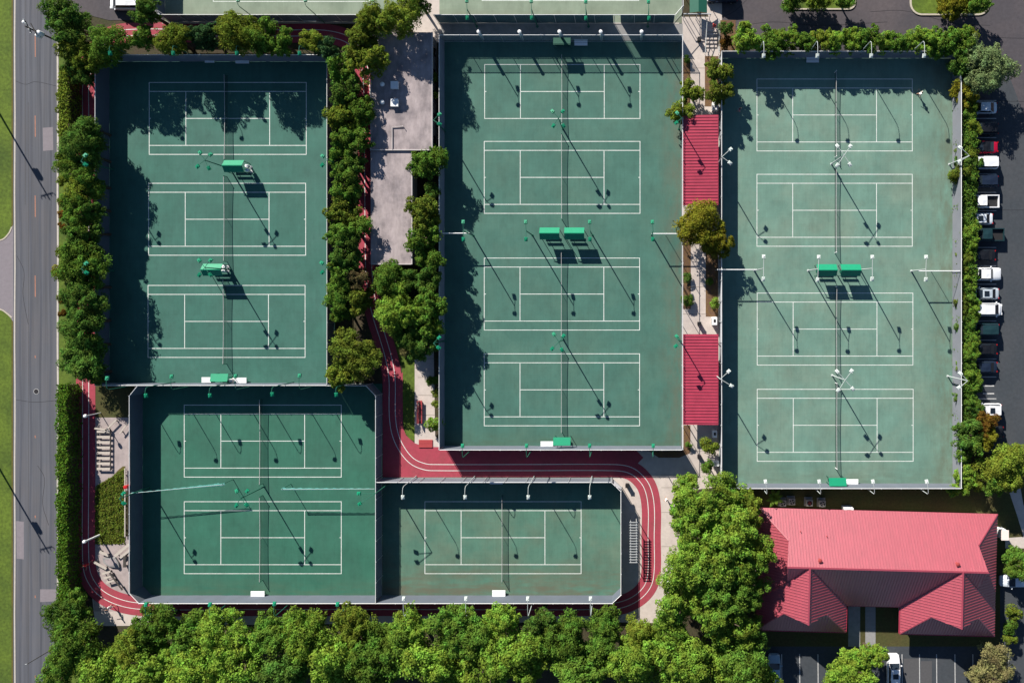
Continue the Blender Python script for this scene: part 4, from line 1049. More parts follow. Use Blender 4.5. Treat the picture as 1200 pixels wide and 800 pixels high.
# ---------------------------------------------------------------- cars
_car = {}
def loft(st, z0=.22):
    "st: list of (x, halfwidth, ztop, crown)"
    V = []; F = []; n = 10
    for x, w, z, c in st:
        ring = [(w * .90, z0), (w, z0 + .14), (w, z * .72), (w * .95, z * .93), (w * .84, z), (w * .42, z + c)]
        ring = ring + [(-y, q) for y, q in ring[::-1]]
        V += [(x, y, q) for y, q in ring]
    n = 12
    for i in range(len(st) - 1):
        for k in range(n): F.append((i * n + k, (i + 1) * n + k, (i + 1) * n + (k + 1) % n, i * n + (k + 1) % n))
    F.append(tuple(range(n))); F.append(tuple(range(len(st) * n - 1, (len(st) - 1) * n - 1, -1)))
    return MB().add(V, F)
SPEC = {  # length, half width, hood z, belt z, roof z, cabin: rear belt, rear roof, front roof, front belt (x from centre, + is the nose)
 'sedan': (4.65, .90, .80, .92, 1.44, -1.75, -1.05, .35, 1.10, .88),
 'suv':   (4.70, .95, .98, 1.08, 1.74, -2.15, -1.85, .45, 1.15, .98),
 'van':   (4.95, .98, .98, 1.08, 1.78, -2.30, -2.10, .90, 1.75, .98),
 'coupe': (4.50, .91, .76, .86, 1.32, -1.60, -.85, .15, .95, .84),
 'pickup': (5.55, .98, 1.02, 1.14, 1.84, -.75, -.62, .75, 1.40, 1.14)}
def car(px, py, kind, colour, lab, heading=180, sunroof=False, dark_roof=False, group='cars in the parking row'):
    Lc, hw, zh, zb, zr, rb, rr, fr, fb, zt = SPEC[kind]; h = Lc / 2; m = 'car_' + colour
    c = I(px, py, .9); c.z = .012
    t = thing('parked_car' if kind != 'pickup' else 'pickup_truck', lab, 'car' if kind != 'pickup' else 'pickup truck', c, R(heading), group)
    def part(name, mk, mt, parent=t, bevel=0, loc=None, smooth=None):
        key = (kind, name, mt, str(loc) if loc and name != 'wheel' else '')
        if key not in _car: _car[key] = mk().mesh(name, mt, smooth)
        o = link(name, _car[key], parent, loc)
        return o
    bed = kind == 'pickup'
    def body():
        if bed: st = [(-h, hw * .86, .60, 0), (-h + .12, hw * .96, .66, 0), (-.82, hw * .97, .66, 0), (-.78, hw, zb, .03), (fb - .1, hw, zb, .04), (fb + .15, hw, zh + .05, .06), (h - .35, hw * .97, zh - .06, .05), (h - .06, hw * .90, zh - .18, .03), (h, hw * .80, .62, 0)]
        else: st = [(-h, hw * .78, .62, 0), (-h + .08, hw * .88, zt - .06, .02), (-h + .35, hw * .96, zt, .03), (rb + .1, hw, zb, .03), (0, hw, zb, .03), (fb - .1, hw, zb, .03), (fb + .2, hw * .99, zh + .04, .06), (h - .5, hw * .95, zh - .08, .05), (h - .12, hw * .84, zh - .20, .02), (h, hw * .70, .52, 0)]
        return loft(st)
    part('body', body, m, smooth=True)
    w1, w2 = hw * .86, hw * .70
    def cab():
        B = [(rb, -w1, zb - .03), (fb, -w1, zb - .03), (fb, w1, zb - .03), (rb, w1, zb - .03)]; xm = (rr + fr) / 2
        T = [(rr, -w2, zr - .04), (xm, -w2 * 1.03, zr - .01), (fr, -w2, zr - .04), (fr + .008, 0, zr - .035), (fr, w2, zr - .04), (xm, w2 * 1.03, zr - .01), (rr, w2, zr - .04), (rr - .008, 0, zr - .035)]
        return MB().add(B + T + [(xm, 0, zr + .05)], [(0, 1, 6, 5, 4), (1, 2, 8, 7, 6), (2, 3, 10, 9, 8), (3, 0, 4, 11, 10), (4, 5, 12, 11), (5, 6, 7, 12), (7, 8, 9, 12), (9, 10, 11, 12)])
    part('cabin', cab, m if not dark_roof else 'car_black')
    def pane(a, b, c_, d, out):
        a, b, c_, d = map(Vector, (a, b, c_, d)); o = Vector(out) * .02; ctr = (a + b + c_ + d) / 4
        q = [p + (ctr - p) * .06 + o for p in (a, b, c_, d)]
        n_ = (q[1] - q[0]).cross(q[2] - q[0])
        if n_.dot(o) < 0: q = q[::-1]
        return MB().add(q, [(0, 1, 2, 3)])
    part('windshield', lambda: pane((fb, -w1, zb), (fb, w1, zb), (fr, w2, zr - .04), (fr, -w2, zr - .04), (.8, 0, .6)), 'glass')
    part('rear_window', lambda: pane((rb, -w1, zb), (rb, w1, zb), (rr, w2, zr - .04), (rr, -w2, zr - .04), (-.8, 0, .6)), 'glass')
    for s in (-1, 1):
        part('side_window', lambda: pane((rb + .15, s * w1, zb + .02), (fb - .12, s * w1, zb + .02), (fr, s * w2, zr - .07), (rr + .05, s * w2, zr - .07), (0, s * .95, .3)), 'glass', loc=(0, 0, 0) if s < 0 else (0, 0, .0005))
        part('mirror', lambda: MB().box((fb - .35, s * (hw + .10), zb + .06), (.16, .22, .14)), m, loc=(0, 0, 0) if s < 0 else (0, 0, .0005))
        part('headlight', lambda: MB().box((h - .17, s * hw * .66, zh - .26), (.24, .34, .15)), 'headlight', loc=(0, 0, 0) if s < 0 else (0, 0, .0005))
        part('taillight', lambda: MB().box((-h + .05, s * hw * .74, .80 if not bed else .86), (.10, .22, .18)), 'taillight', loc=(0, 0, 0) if s < 0 else (0, 0, .0005))
        for x in (-h * .62, h * .62):
            wl = part('wheel', lambda: MB().tube([(0, -.11, 0), (0, .11, 0)], .33, 18), 'tyre', loc=(x, s * (hw - .11), .33))
            part('rim', lambda: MB().tube([(0, -.115, 0), (0, .115, 0)], .2, 12), 'rim', parent=wl)
    if sunroof: part('sunroof', lambda: MB().box(((rr + fr) / 2 + .15, 0, zr + .035), (.75, w2 * 1.25, .03)), 'glass')
    if bed:
        part('bed_floor', lambda: MB().box(((-h - .85) / 2 + .02, 0, .70), (h - .95, hw * 1.62, .05)), 'trim')
        for s in (-1, 1): part('bed_side', lambda: MB().box(((-h - .8) / 2, s * (hw * .92), .86), (h - .80, .13, .50)), m, loc=(0, 0, 0) if s < 0 else (0, 0, .0005))
        part('tailgate', lambda: MB().box((-h + .06, 0, .86), (.10, hw * 1.7, .48)), m)
    return t
car(1151, 126, 'sedan', 'pale', 'pale blue looking car in deep tree shade, topmost of the visible parked cars')
car(1152, 150.5, 'suv', 'black', 'black car between the pale shaded car and the red car')
car(1152.5, 172, 'coupe', 'red', 'dark red car with a black roof parked against the hedge', dark_roof=True)
car(1151, 190.5, 'van', 'white', 'white van just below the dark red car')
car(1152, 212, 'suv', 'navy', 'navy car between the white van and the white pickup with an open bed')
car(1149, 236, 'pickup', 'white', 'white pickup with an open dark bed facing the hedge')
car(1146, 256.3, 'sedan', 'pale', 'pale blue white sedan with a sunroof below the open bed pickup', sunroof=True)
car(1155, 275, 'pickup', 'teal', 'dark teal pickup below the pale sedan with a sunroof')
car(1149, 299, 'sedan', 'black', 'black car hidden in shade above the white pickup that backs onto the hedge')
car(1152, 321, 'pickup', 'white', 'white pickup backed against the hedge with its nose to the lane', 0)
car(1153, 344, 'sedan', 'silver', 'silver grey sedan between the backed-in pickup and the bright white van', sunroof=True)
car(1156, 362.5, 'van', 'white', 'bright white van backed in below the silver sedan', 0)
car(1153, 386, 'suv', 'teal', 'dark car with a greenish window below the bright white van')
car(1151, 409, 'sedan', 'black', 'black sedan, second dark car below the bright white van')
car(1151, 430, 'sedan', 'navy', 'dark sedan just above the hatched parking bay')
car(1156, 480, 'suv', 'white', 'white car with a sunroof below the hatched parking bay', sunroof=True)
car(1158, 506, 'suv', 'black', 'dark car half hidden under the brownish tree at the bottom of the parking row')
car(907.5, 785, 'suv', 'sky', 'pale blue car at the bottom edge beside the big trees', 90, True, group='cars in the lower car park')
car(1047.5, 785, 'suv', 'white', 'white car at the bottom edge, right of the round bright tree', 90, True, group='cars in the lower car park')
car(1191, 681, 'sedan', 'pale', 'pale car half hidden beside the tree right of the clubhouse', 180, group='cars in the lower car park')
car(147, 3.5, 'van', 'white', 'white van cut by the top edge in the top left car park', 180, group='cars at the top edge')
car(846, -5, 'suv', 'navy', 'dark car cut by the top edge above the garden strip', 180, group='cars at the top edge')
car(1096, -2, 'sedan', 'silver', 'grey car at the top edge beside the yellow shrub island', 0, group='cars at the top edge') if 0 else None

# ---------------------------------------------------------------- trees
def crown_mesh(name, nlobe, leaves, size, seed, zsq=.8, leafm='leaf_mid', loose=.0, jag=.35, lob=(.26, .46), sub=0):
    rng = np.random.default_rng(seed)
    # lobes fill a squashed ball, the outer ones largest
    c = rng.normal(size=(nlobe, 3)); c /= np.linalg.norm(c, axis=1)[:, None]
    c *= (rng.uniform(.25, 1, nlobe) ** .5)[:, None] * rng.uniform(.58, .86, nlobe)[:, None]
    c[:, :2] *= rng.uniform(.76, 1.2, 2)
    c[:, 2] = c[:, 2] * zsq + .05
    r = rng.uniform(*lob, nlobe)
    if sub:   # each limb's lobe breaks up into a spray of smaller, flattened clumps
        m_ = np.repeat(np.arange(nlobe), sub); k_ = len(m_)
        e = rng.normal(size=(k_, 3)); e[:, 2] += .35; e /= np.linalg.norm(e, axis=1)[:, None]
        c = np.concatenate([c, c[m_] + e * (r[m_] * rng.uniform(.65, 1.18, k_))[:, None]])
        r = np.concatenate([r * .72, r[m_] * rng.uniform(.26, .50, k_)]); nlobe = len(r)
    w = r ** 2; w /= w.sum()
    which = rng.choice(nlobe, leaves, p=w)
    d = rng.normal(size=(leaves, 3)); d /= np.linalg.norm(d, axis=1)[:, None]
    low = d[:, 2] < -.25; d[low, 2] *= -1
    rad = r[which] * (1 - rng.exponential(.10, leaves).clip(0, .6) + rng.exponential(.05 + loose, leaves).clip(0, jag))
    flt = rng.uniform(.6, 1.25, (nlobe, 3)); p = c[which] + d * rad[:, None] * flt[which]
    # thin out what lies deep inside other lobes
    dist = np.linalg.norm(p[:, None, :] - c[None], axis=2) / r[None]
    dist[np.arange(leaves), which] = 9
    keep = (dist.min(axis=1) > .62) | (rng.random(leaves) < .12)
    p = p[keep]; d = d[keep]; n = len(p)
    nrm = d + rng.normal(scale=.55, size=(n, 3)); nrm[:, 2] += .25; nrm /= np.linalg.norm(nrm, axis=1)[:, None]
    a = np.cross(nrm, rng.normal(size=(n, 3))); a /= np.linalg.norm(a, axis=1)[:, None]; b = np.cross(nrm, a)
    s = size * rng.uniform(.55, 1.35, n)[:, None]
    bend = nrm * s * .25
    V = np.stack([p - a * s * .62, p - b * s * .36 + bend * .6, p + a * s * .62, p + b * s * .36 + bend * .6], axis=1).reshape(-1, 3)
    me = bpy.data.meshes.new(name); me.vertices.add(4 * n); me.vertices.foreach_set('co', V.ravel())
    me.loops.add(4 * n); me.loops.foreach_set('vertex_index', np.arange(4 * n, dtype=np.int32))
    me.polygons.add(n); me.polygons.foreach_set('loop_start', np.arange(0, 4 * n, 4, dtype=np.int32)); me.polygons.foreach_set('loop_total', np.full(n, 4, dtype=np.int32))
    me.update(calc_edges=True); me.materials.append(M[leafm])
    return me
PROTO = {'S': [crown_mesh('crown', 10, 1900, .15, 10 + k, .9, lob=(.28, .50), loose=.07) for k in range(5)],
         'M': [crown_mesh('crown', 11, 8000, .084, 20 + k, .85, lob=(.26, .46), loose=.09, jag=.5, sub=7) for k in range(7)],
         'L': [crown_mesh('crown', 20, 19000, .054, 30 + k, .85, lob=(.20, .40), loose=.10, jag=.5, sub=9) for k in range(7)]}
def trunk_mesh(seed):
    rng = random.Random(seed); mb = MB()
    mb.tube([(0, 0, 0), (.02, .01, .25), (.03, -.02, .55), (.0, .0, .85)], [.045, .034, .026, .010], 8)
    for k in range(5):
        a = k * 1.26 + rng.random(); z = .30 + .08 * k; l = .15 + .08 * rng.random()
        mb.tube([(.02, 0, z), (l * .5 * math.cos(a), l * .5 * math.sin(a), z + .12), (l * math.cos(a), l * math.sin(a), z + .30)], [.018, .012, .005], 6)
    return mb.mesh('trunk', 'bark')
TRUNK = [trunk_mesh(k) for k in range(4)]
_n = [0]
GROW = {'trees between the road and the upper left courts': (1.26, 1.22), 'trees in the top row above the upper left courts': (1.2, 1.05), 'trees between the upper left courts and the concrete roofed building': (1.2, 1.0),
        'trees between the concrete roofed building and the middle courts': (1.2, 1.0), 'woodland trees along the bottom edge': (1.33, 1.0), 'big trees left of the clubhouse': (1.14, 1.1), 'plants between the pale right courts and the parked cars': (1.36, 1.0), 'clipped shrubs above the pale right courts': (1.2, 1.0), 'shrubs on the car park islands': (1.35, .9)}
def tree(x, y, rp, h, kind, lab, group, name='tree', cat='tree', size=None, squash=1.0):
    if group == GA: x += 4
    q = GROW.get(group, (1.12, 1.0)); rp = rp * q[0]; h = h * q[1]
    k = _n[0]; _n[0] += 1; rng = random.Random(k * 13 + 5)
    rw = rp / S
    sz = size or ('S' if rw < 1.5 else 'M' if rw < 2.9 else 'L')
    zc = max(h - rw * .95, h * .52)
    c = I(x, y, zc); f = (HC - zc) / HC; rw *= f
    t = thing(name, lab, cat, Vector((c.x, c.y, -.02)), 0, group)
    tr = link('trunk', TRUNK[k % 4], t); tr.scale = (h * .9, h * .9, h * .95); tr.rotation_euler.z = rng.random() * 6.28
    cr = link('crown', rng.choice(PROTO[sz]), t, (0, 0, zc + .02))
    vz = max(h - zc, .5) / .98
    cr.scale = (rw * rng.uniform(.94, 1.20), rw * rng.uniform(.94, 1.20) * squash, vz * .95); cr.rotation_euler.z = rng.random() * 6.28 if squash == 1 else 0
    cr.material_slots[0].link = 'OBJECT'; cr.material_slots[0].material = M['leaf_' + kind]
    return t
GA = 'trees between the road and the upper left courts'
for a in [(77, 28, 22, 6.5, 'dk', 'round dark green tree beside the utility pole at the corner of the top left car park'),
 (99, 66, 21, 5.5, 'yg', 'yellowish green tree between the utility pole and the corner of the upper left courts'),
 (124, 56, 21, 6, 'mid', 'bushy tree covering the top left corner of the upper left courts'),
 (92, 88, 14, 4.0, 'dk', 'small dark tree just below the utility pole, above the gap showing the red track'),
 (97, 170, 22, 6, 'dk', 'dark tree just below the gap in the roadside trees that shows the red track'),
 (92, 200, 19, 5.5, 'mid', 'mid green roadside tree under the green two headed light level with the upper shelter'),
 (97, 226, 18, 5.5, 'yg', 'yellow green roadside tree above the long pole shadow that crosses the road'),
 (93, 253, 20, 5.5, 'mid', 'leafy roadside tree beside the middle court of the upper left block'),
 (90, 281, 16, 5, 'dk', 'narrow dark roadside tree right of the orange tinted shrubs'),
 (97, 307, 21, 5.8, 'mid', 'roadside tree under the green two headed light level with the lower shelter'),
 (90, 331, 13, 4.2, 'dk', 'small dark roadside tree in the dip below the lower two headed light'),
 (99, 360, 20, 5.8, 'dk', 'blue green roadside tree with pale twigs beside the bottom upper left court'),
 (98, 388, 20, 5.5, 'dk', 'dense dark roadside tree, second from the bottom of the tree row'),
 (92, 419, 25, 6, 'dk', 'broad dark tree at the bottom end of the roadside tree row, above the clipped hedge'),
 (104, 438, 13, 5, 'dk', 'dark tree tucked in the bottom left corner of the upper left courts')]: tree(*a, GA)
for y_, w_ in ((152, 'topmost'), (184, 'second'), (216, 'third'), (244, 'fourth'), (272, 'fifth'), (298, 'sixth'), (336, 'seventh'), (376, 'eighth'), (405, 'lowest')):
    tree(104, y_, 11, 4.6, ('dk', 'mid')[y_ % 3 == 0], '%s slender tree squeezed between the roadside tree row and the court fence, counting downwards' % w_, GA)
GB = 'low shrubs along the road edge'
for a in [(75, 108, 8, 2.5, 'yg', 'low yellow green shrub on the road edge, beside the visible piece of red track'), (74, 128, 7, 2.2, 'olive', 'low olive shrub on the road edge below the visible piece of red track'),
 (76, 147, 8, 2.4, 'yg', 'low bright shrub on the road edge just above the dark roadside tree'), (75, 185, 7, 2.0, 'yg', 'low shrub on the road edge beside the upper two headed light'),
 (74, 212, 6, 1.9, 'yg', 'low shrub on the road edge where the pole shadow begins to cross'), (73.5, 236, 5, 1.5, 'rust', 'orange tinted shrub on the road edge at the tip of the pole shadow'),
 (73.5, 250, 5, 1.5, 'rust', 'second orange tinted shrub on the road edge, just below the pole shadow'), (73.5, 264, 4.5, 1.4, 'rust', 'lowest of the three orange tinted shrubs on the road edge'),
 (72.5, 296, 6, 2, 'olive', 'olive shrub on the road edge above the golden shrub'), (71.5, 317, 7.5, 2.2, 'gold', 'golden shrub leaning over the white edge line of the road'),
 (73.5, 352, 5, 1.4, 'rust', 'upper reddish shrub on the grass strip left of the blue green tree'), (73.5, 366, 5, 1.4, 'rust', 'lower reddish shrub on the grass strip left of the blue green tree')]:
    tree(*a, GB, 'shrub', 'shrub')
GC = 'trees in the top row above the upper left courts'
for a in [(172, 14, 16, 7, 'dk', 'dark tree by the white van in the top left car park'), (168, 44, 14, 6, 'mid', 'small mid green tree between the visible bit of red track and the top left corner of the courts'),
 (203, 45, 20, 7.5, 'yg', 'yellow green round tree, left of the bluish tree in the top row'), (240, 41, 16, 6.5, 'bl', 'bluish green tree in the top row'),
 (282, 38, 21, 7.5, 'yg', 'big yellow green tree in the top row, above the longer white bench'), (310, 42, 18, 7, 'mid', 'tree with a ragged crown just right of the big yellow green tree in the top row'),
 (331, 50, 14, 6, 'mid', 'smaller tree at the left of the bare stretch of track in the top row'), (366, 49, 13, 6.5, 'yg', 'small bright tree in the top row, right of the bare stretch of track'),
 (386, 60, 14, 6.5, 'bl', 'bluish tree at the right end of the top row, over the court corner')]: tree(*a, GC)
GD = 'trees between the upper left courts and the concrete roofed building'
for a in [(492, 4, 15, 6, 'dk', 'dark tree cut by the top edge above the concrete roof'), (470, 24, 24, 9.2, 'yg', 'large yellow green tree shading the top of the concrete roof'), (433, 27, 20, 8.5, 'yg', 'tall pale green tree where the track turns at the top'),
 (420, 52, 17, 8, 'olive', 'olive tree below the tall pale green tree at the track turn'), (430, 72, 17, 8.2, 'yg', 'yellow green tree with an orange tint at the top left corner of the concrete roof'), (405, 78, 17, 6.5, 'mid', 'mid green tree on the court side, below the bluish end tree'),
 (408, 107, 18, 7, 'dk', 'dark tree level with the upper round roof vent'), (421, 128, 16, 7.2, 'mid', 'tree touching the roof edge level with the lower round vent'), (405, 140, 17, 6.5, 'yg', 'yellow green tree level with the bottom line of the top left court'),
 (413, 163, 18, 7, 'mid', 'tree left of the joint between the two roof levels'), (403, 187, 16, 6, 'mid', 'tree behind the upper right two headed light of the upper left block'), (414, 197, 15, 6, 'dk', 'dark tree against the upper end of the lower roof'),
 (407, 218, 18, 6.8, 'mid', 'round tree midway along the lower roof'), (406, 247, 16, 6.5, 'olive', 'olive tree with greyish twigs beside the lower roof'), (410, 270, 18, 7, 'mid', 'dense tree at the lower third of the lower roof'),
 (408, 295, 18, 7, 'dk', 'dark tree beside the bottom end of the lower roof'), (402, 318, 16, 6.5, 'mid', 'tree behind the lower right two headed light of the upper left block'), (421, 324, 12, 6, 'brown', 'brownish grey twiggy tree just below the concrete roof'),
 (405, 343, 19, 6.5, 'mid', 'broad tree two below the bottom of the concrete roof'), (398, 362, 14, 6, 'mid', 'tree at the bottom end of the long row beside the courts'), (420, 352, 16, 6, 'olive', 'olive tree beside the track below the concrete roof'),
 (413, 418, 29, 7.5, 'olive', 'big round yellow olive tree at the corner of the three court blocks'), (402, 440, 16, 6, 'yg', 'lower lobe tree hugging the big round yellow olive tree')]: tree(*a, GD)
GE = 'trees between the concrete roofed building and the middle courts'
for a in [(508, 92, 5, 3.2, 'olive', 'narrow shrub on the fence above the left two headed light of the middle block'), (508.5, 112, 5.5, 3.2, 'yg', 'narrow shrub on the fence just above the left two headed light of the middle block'),
 (503, 190, 18, 6, 'mid', 'round tree at the right of the joint between the two roof levels'), (506, 226, 8, 4, 'dk', 'small dark shrub in the gap below the round tree by the fence'),
 (500, 250, 17, 6.5, 'olive', 'greyish olive tree beside the lower roof, above the left divider'), (497, 279, 17, 6.5, 'mid', 'tree beside the lower roof at the left divider of the middle block'), (504, 305, 15, 6.5, 'mid', 'tree below the left divider of the middle block'),
 (503, 328, 14, 6, 'dk', 'darker tree by the fence, right of the bottom end of the lower roof'), (461, 327, 20, 6, 'mid', 'wide tree directly below the end of the lower roof'), (480, 328, 12, 5, 'dk', 'dark tree in the shade right of the wide tree below the roof'),
 (466, 365, 29, 8, 'br', 'big bright green tree beside the track, below the concrete roof'), (503, 356, 18, 7, 'mid', 'tree against the fence right of the big bright tree'), (500, 385, 16, 6.5, 'mid', 'tree above the left lower two headed light of the middle block'),
 (480, 392, 20, 6.5, 'dk', 'dark tree at the top of the small lawn'), (497, 407, 14, 6, 'dk', 'dark tree overhanging the pale walk by the small lawn')]: tree(*a, GE)
GF = 'plants along the walk by the small lawn'
for a in [(508, 447, 7, 2, 'mid', 'leafy bush beside the walk, above the red bench'), (511, 460, 5, 1.8, 'yg', 'narrow bush on the fence right of the red bench'), (511, 472, 4, 1.6, 'yg', 'lower narrow bush on the fence right of the red bench'), (507, 495, 8.5, 2.0, 'br', 'round bright bush at the bottom of the walk by the small lawn'), (474, 413, 5, 1.2, 'flower', 'pale flowering bush on the small lawn')]:
    tree(*a, GF, 'bush', 'bush')
GG = 'trees and bushes in the garden strip'
for a in [(811, 108, 14, 4.5, 'yg', 'rounded yellow green tree on the left of the garden walk, above the upper red canopy'), (798.5, 131, 14, 4.5, 'yg', 'yellow green tree on the fence at the corner of the upper red canopy'),
 (843, 84, 15, 5, 'olive', 'upper of the olive trees at the top left corner of the pale right courts'), (844, 108, 15, 5, 'olive', 'lower of the olive trees at the top left corner of the pale right courts'), (851, 33, 8, 3.5, 'dk', 'dark bush beside the short stair'), (851, 50, 7, 2.5, 'rust', 'reddish bush below the dark bush beside the short stair'),
 (821, 263, 28, 6.5, 'gold', 'large golden green tree below the upper red canopy'), (841, 284, 16, 5.5, 'gold', 'smaller golden green tree at the fence beside the large golden one'),
 (806, 325, 5, 1.2, 'dk', 'upper low plant in the shaded bed left of the walk'), (806, 353, 6, 1.4, 'mid', 'lower low plant in the shaded bed left of the walk'), (836, 356, 5.5, 1.5, 'br', 'bright round bush in the mulch bed above the white cabinet'), (832, 331, 4, 1, 'mid', 'small plant in the mulch bed midway along the walk'), (806, 69, 4, 1, 'dk', 'small plant in the shaded bed at the top of the garden strip'),
 (831.5, 522, 9, 3, 'yg', 'clipped round yellow green bush below the lower red canopy'), (831, 547, 8, 3, 'mid', 'bush at the bottom of the garden strip beside the big trees'), (807, 522, 3.5, 1, 'mid', 'small plant in the dark bed below the lower red canopy')]:
    tree(*a, GG, 'tree' if a[3] > 4 else 'bush', 'tree' if a[3] > 4 else 'bush')
GH = 'clipped shrubs above the pale right courts'
xs = [(877, 45, 16, 6.0, 'br'), (901, 49, 14, 4.5, 'mid'), (922, 48, 13, 4.5, 'br'), (943, 49, 13, 4.8, 'mid'), (962, 47, 13, 4.5, 'yg'), (981, 49, 13, 4.6, 'br'), (1000, 48, 13, 4.5, 'br'), (1019, 47, 14, 4.8, 'mid'), (1037, 50, 12, 4.2, 'br'), (1053, 50, 12, 4.3, 'mid'), (1069, 51, 12, 4.2, 'br'), (1085, 49, 14, 4.8, 'br'), (1104, 50, 14, 5, 'mid'), (1123, 50, 16, 6, 'mid'), (1132, 42, 9, 5, 'yg')]
num = ['second', 'third', 'fourth', 'fifth', 'sixth', 'seventh', 'eighth', 'ninth', 'tenth', 'eleventh', 'twelfth', 'thirteenth']
for i, a in enumerate(xs):
    lab = 'large shrub at the left end of the clipped row above the pale right courts' if i == 0 else 'broad shrub at the right end of the clipped row above the pale right courts' if i == 13 else 'pointed shrub tip at the top right corner of the clipped row' if i == 14 else '%s shrub from the left in the clipped row above the pale right courts' % num[i - 1]
    tree(*a, lab, GH, 'shrub', 'shrub')
GI = 'plants between the pale right courts and the parked cars'
for a in [(1132, 76, 15, 5, 'dk', 'dark tree with a reddish top at the top right corner of the pale courts'), (1153, 82, 23, 6.5, 'pale', 'pale silvery green round tree at the head of the parking row'), (1130, 113, 12, 3.5, 'gold', 'yellow bush leaning over the fence below the pale silvery tree'), (1134, 132, 9, 3, 'mid', 'bush in front of the topmost pale car'), (1137, 146, 9, 2.8, 'yg', 'bush in front of the black car above the red one'),
 (1135, 161, 9, 2.8, 'mid', 'bush just above the red car'), (1135, 177, 9, 2.8, 'yg', 'bush just below the pale light head beside the red car'), (1136, 192, 10, 3, 'dk', 'bush in front of the white van below the red car'), (1127, 204, 10, 3.2, 'olive', 'olive bush leaning over the fence beside the navy car'), (1137, 212, 9, 2.8, 'dk', 'bush in front of the navy car'), (1132, 229, 6.5, 2.2, 'mid', 'small bush in front of the open bed pickup'),
 (1134, 270, 10, 3, 'br', 'round bush in front of the dark teal pickup'), (1135, 289, 9, 2.8, 'br', 'bright round bush just below the dark teal pickup'), (1129, 306, 9, 2.8, 'olive', 'olive bush above the backed-in white pickup'), (1133, 330, 9.5, 3, 'br', 'bush just below the backed-in white pickup'), (1137, 347, 9.5, 3, 'mid', 'bush in front of the silver sedan'), (1126, 356, 8.5, 3, 'olive', 'ragged bush leaning over the fence beside the bright white van'),
 (1141, 363, 8.5, 3, 'br', 'bush behind the bright white van'), (1131, 376, 9.5, 3, 'mid', 'bush just below the bright white van'), (1125, 382, 6, 2.6, 'dk', 'small dark bush leaning over the fence below the bright white van'), (1137, 391, 9, 2.8, 'mid', 'bush in front of the dark car with a greenish window'), (1134, 405, 10, 3, 'br', 'bush in front of the black sedan'), (1133, 421, 9.5, 3, 'mid', 'bush in front of the lower dark sedan'), (1135, 437, 9.5, 3, 'br', 'bush under the lower pale light in the parking hedge'),
 (1136, 454, 9, 2.8, 'mid', 'bush at the head of the hatched parking bay'), (1134, 470, 10, 3, 'mid', 'bush just above the white car with a sunroof'), (1136, 487, 11, 3.5, 'dk', 'bush in front of the white car with a sunroof'), (1134, 508, 16, 5, 'dk', 'round dark tree beside the brownish tree at the bottom of the parking hedge'), (1134, 526, 13, 4.5, 'mid', 'tree just below the round dark tree of the parking hedge'), (1156, 497, 11, 4.5, 'rust', 'upper brownish tree covering the dark car'), (1158, 514, 10, 4.5, 'gold', 'yellowish tree covering the tail of the dark car'),
 (1180, 545, 25, 6.5, 'yg', 'big round yellow green tree at the right edge, above the side path'), (1168, 562, 14, 5.5, 'mid', 'tree below the big round yellow green tree at the right edge'), (1133, 556, 10, 3.5, 'br', 'bright shrub at the bottom right corner of the pale courts'), (1122, 572, 10, 3, 'br', 'bright low shrub leaning over the fence corner behind the clubhouse'), (1145, 563, 7, 2.8, 'olive', 'thin shrub right of the bright corner shrub')]:
    nm = 'tree' if a[3] > 4 else 'bush'
    tree(*a, GI, nm, nm)
GJ = 'trees around the clubhouse'
for a in [(1190, 660, 17, 4.5, 'mid', 'round tree right of the clubhouse, above the half hidden pale car'), (1187, 718, 9.5, 3, 'yg', 'upper small tree on the grass right of the clubhouse'), (1184, 735, 8, 2.6, 'mid', 'middle small tree on the grass right of the clubhouse'), (1184, 750, 7, 2.4, 'yg', 'lowest small tree on the grass right of the clubhouse'),
 (1002, 786, 30, 7, 'bright', 'large bright yellow green round tree in the lower car park'), (1022, 768, 18, 6.5, 'bright', 'upper right lobe tree beside the large bright round tree in the lower car park'), (984, 795, 20, 6, 'bright', 'lower left lobe tree beside the large bright round tree in the lower car park'), (1160, 794, 26, 5.5, 'flower', 'pale flowering round tree at the bottom right edge')]: tree(*a, GJ)
GK = 'shrubs on the car park islands'
for a in [(928, -2, 13, 5, 'mid', 'left shrub on the left car park island, cut by the top edge'), (957, -1, 12, 4.5, 'yg', 'middle shrub on the left car park island, cut by the top edge'), (990, 0, 10, 4.5, 'mid', 'right shrub on the left car park island, cut by the top edge'), (1120, 2, 14, 5, 'gold', 'yellow shrub on the right car park island'), (1148, 6, 10, 5, 'mid', 'green shrub at the right end of the right car park island')]:
    tree(*a, GK, 'shrub', 'shrub')
GL = 'woodland trees along the bottom edge'
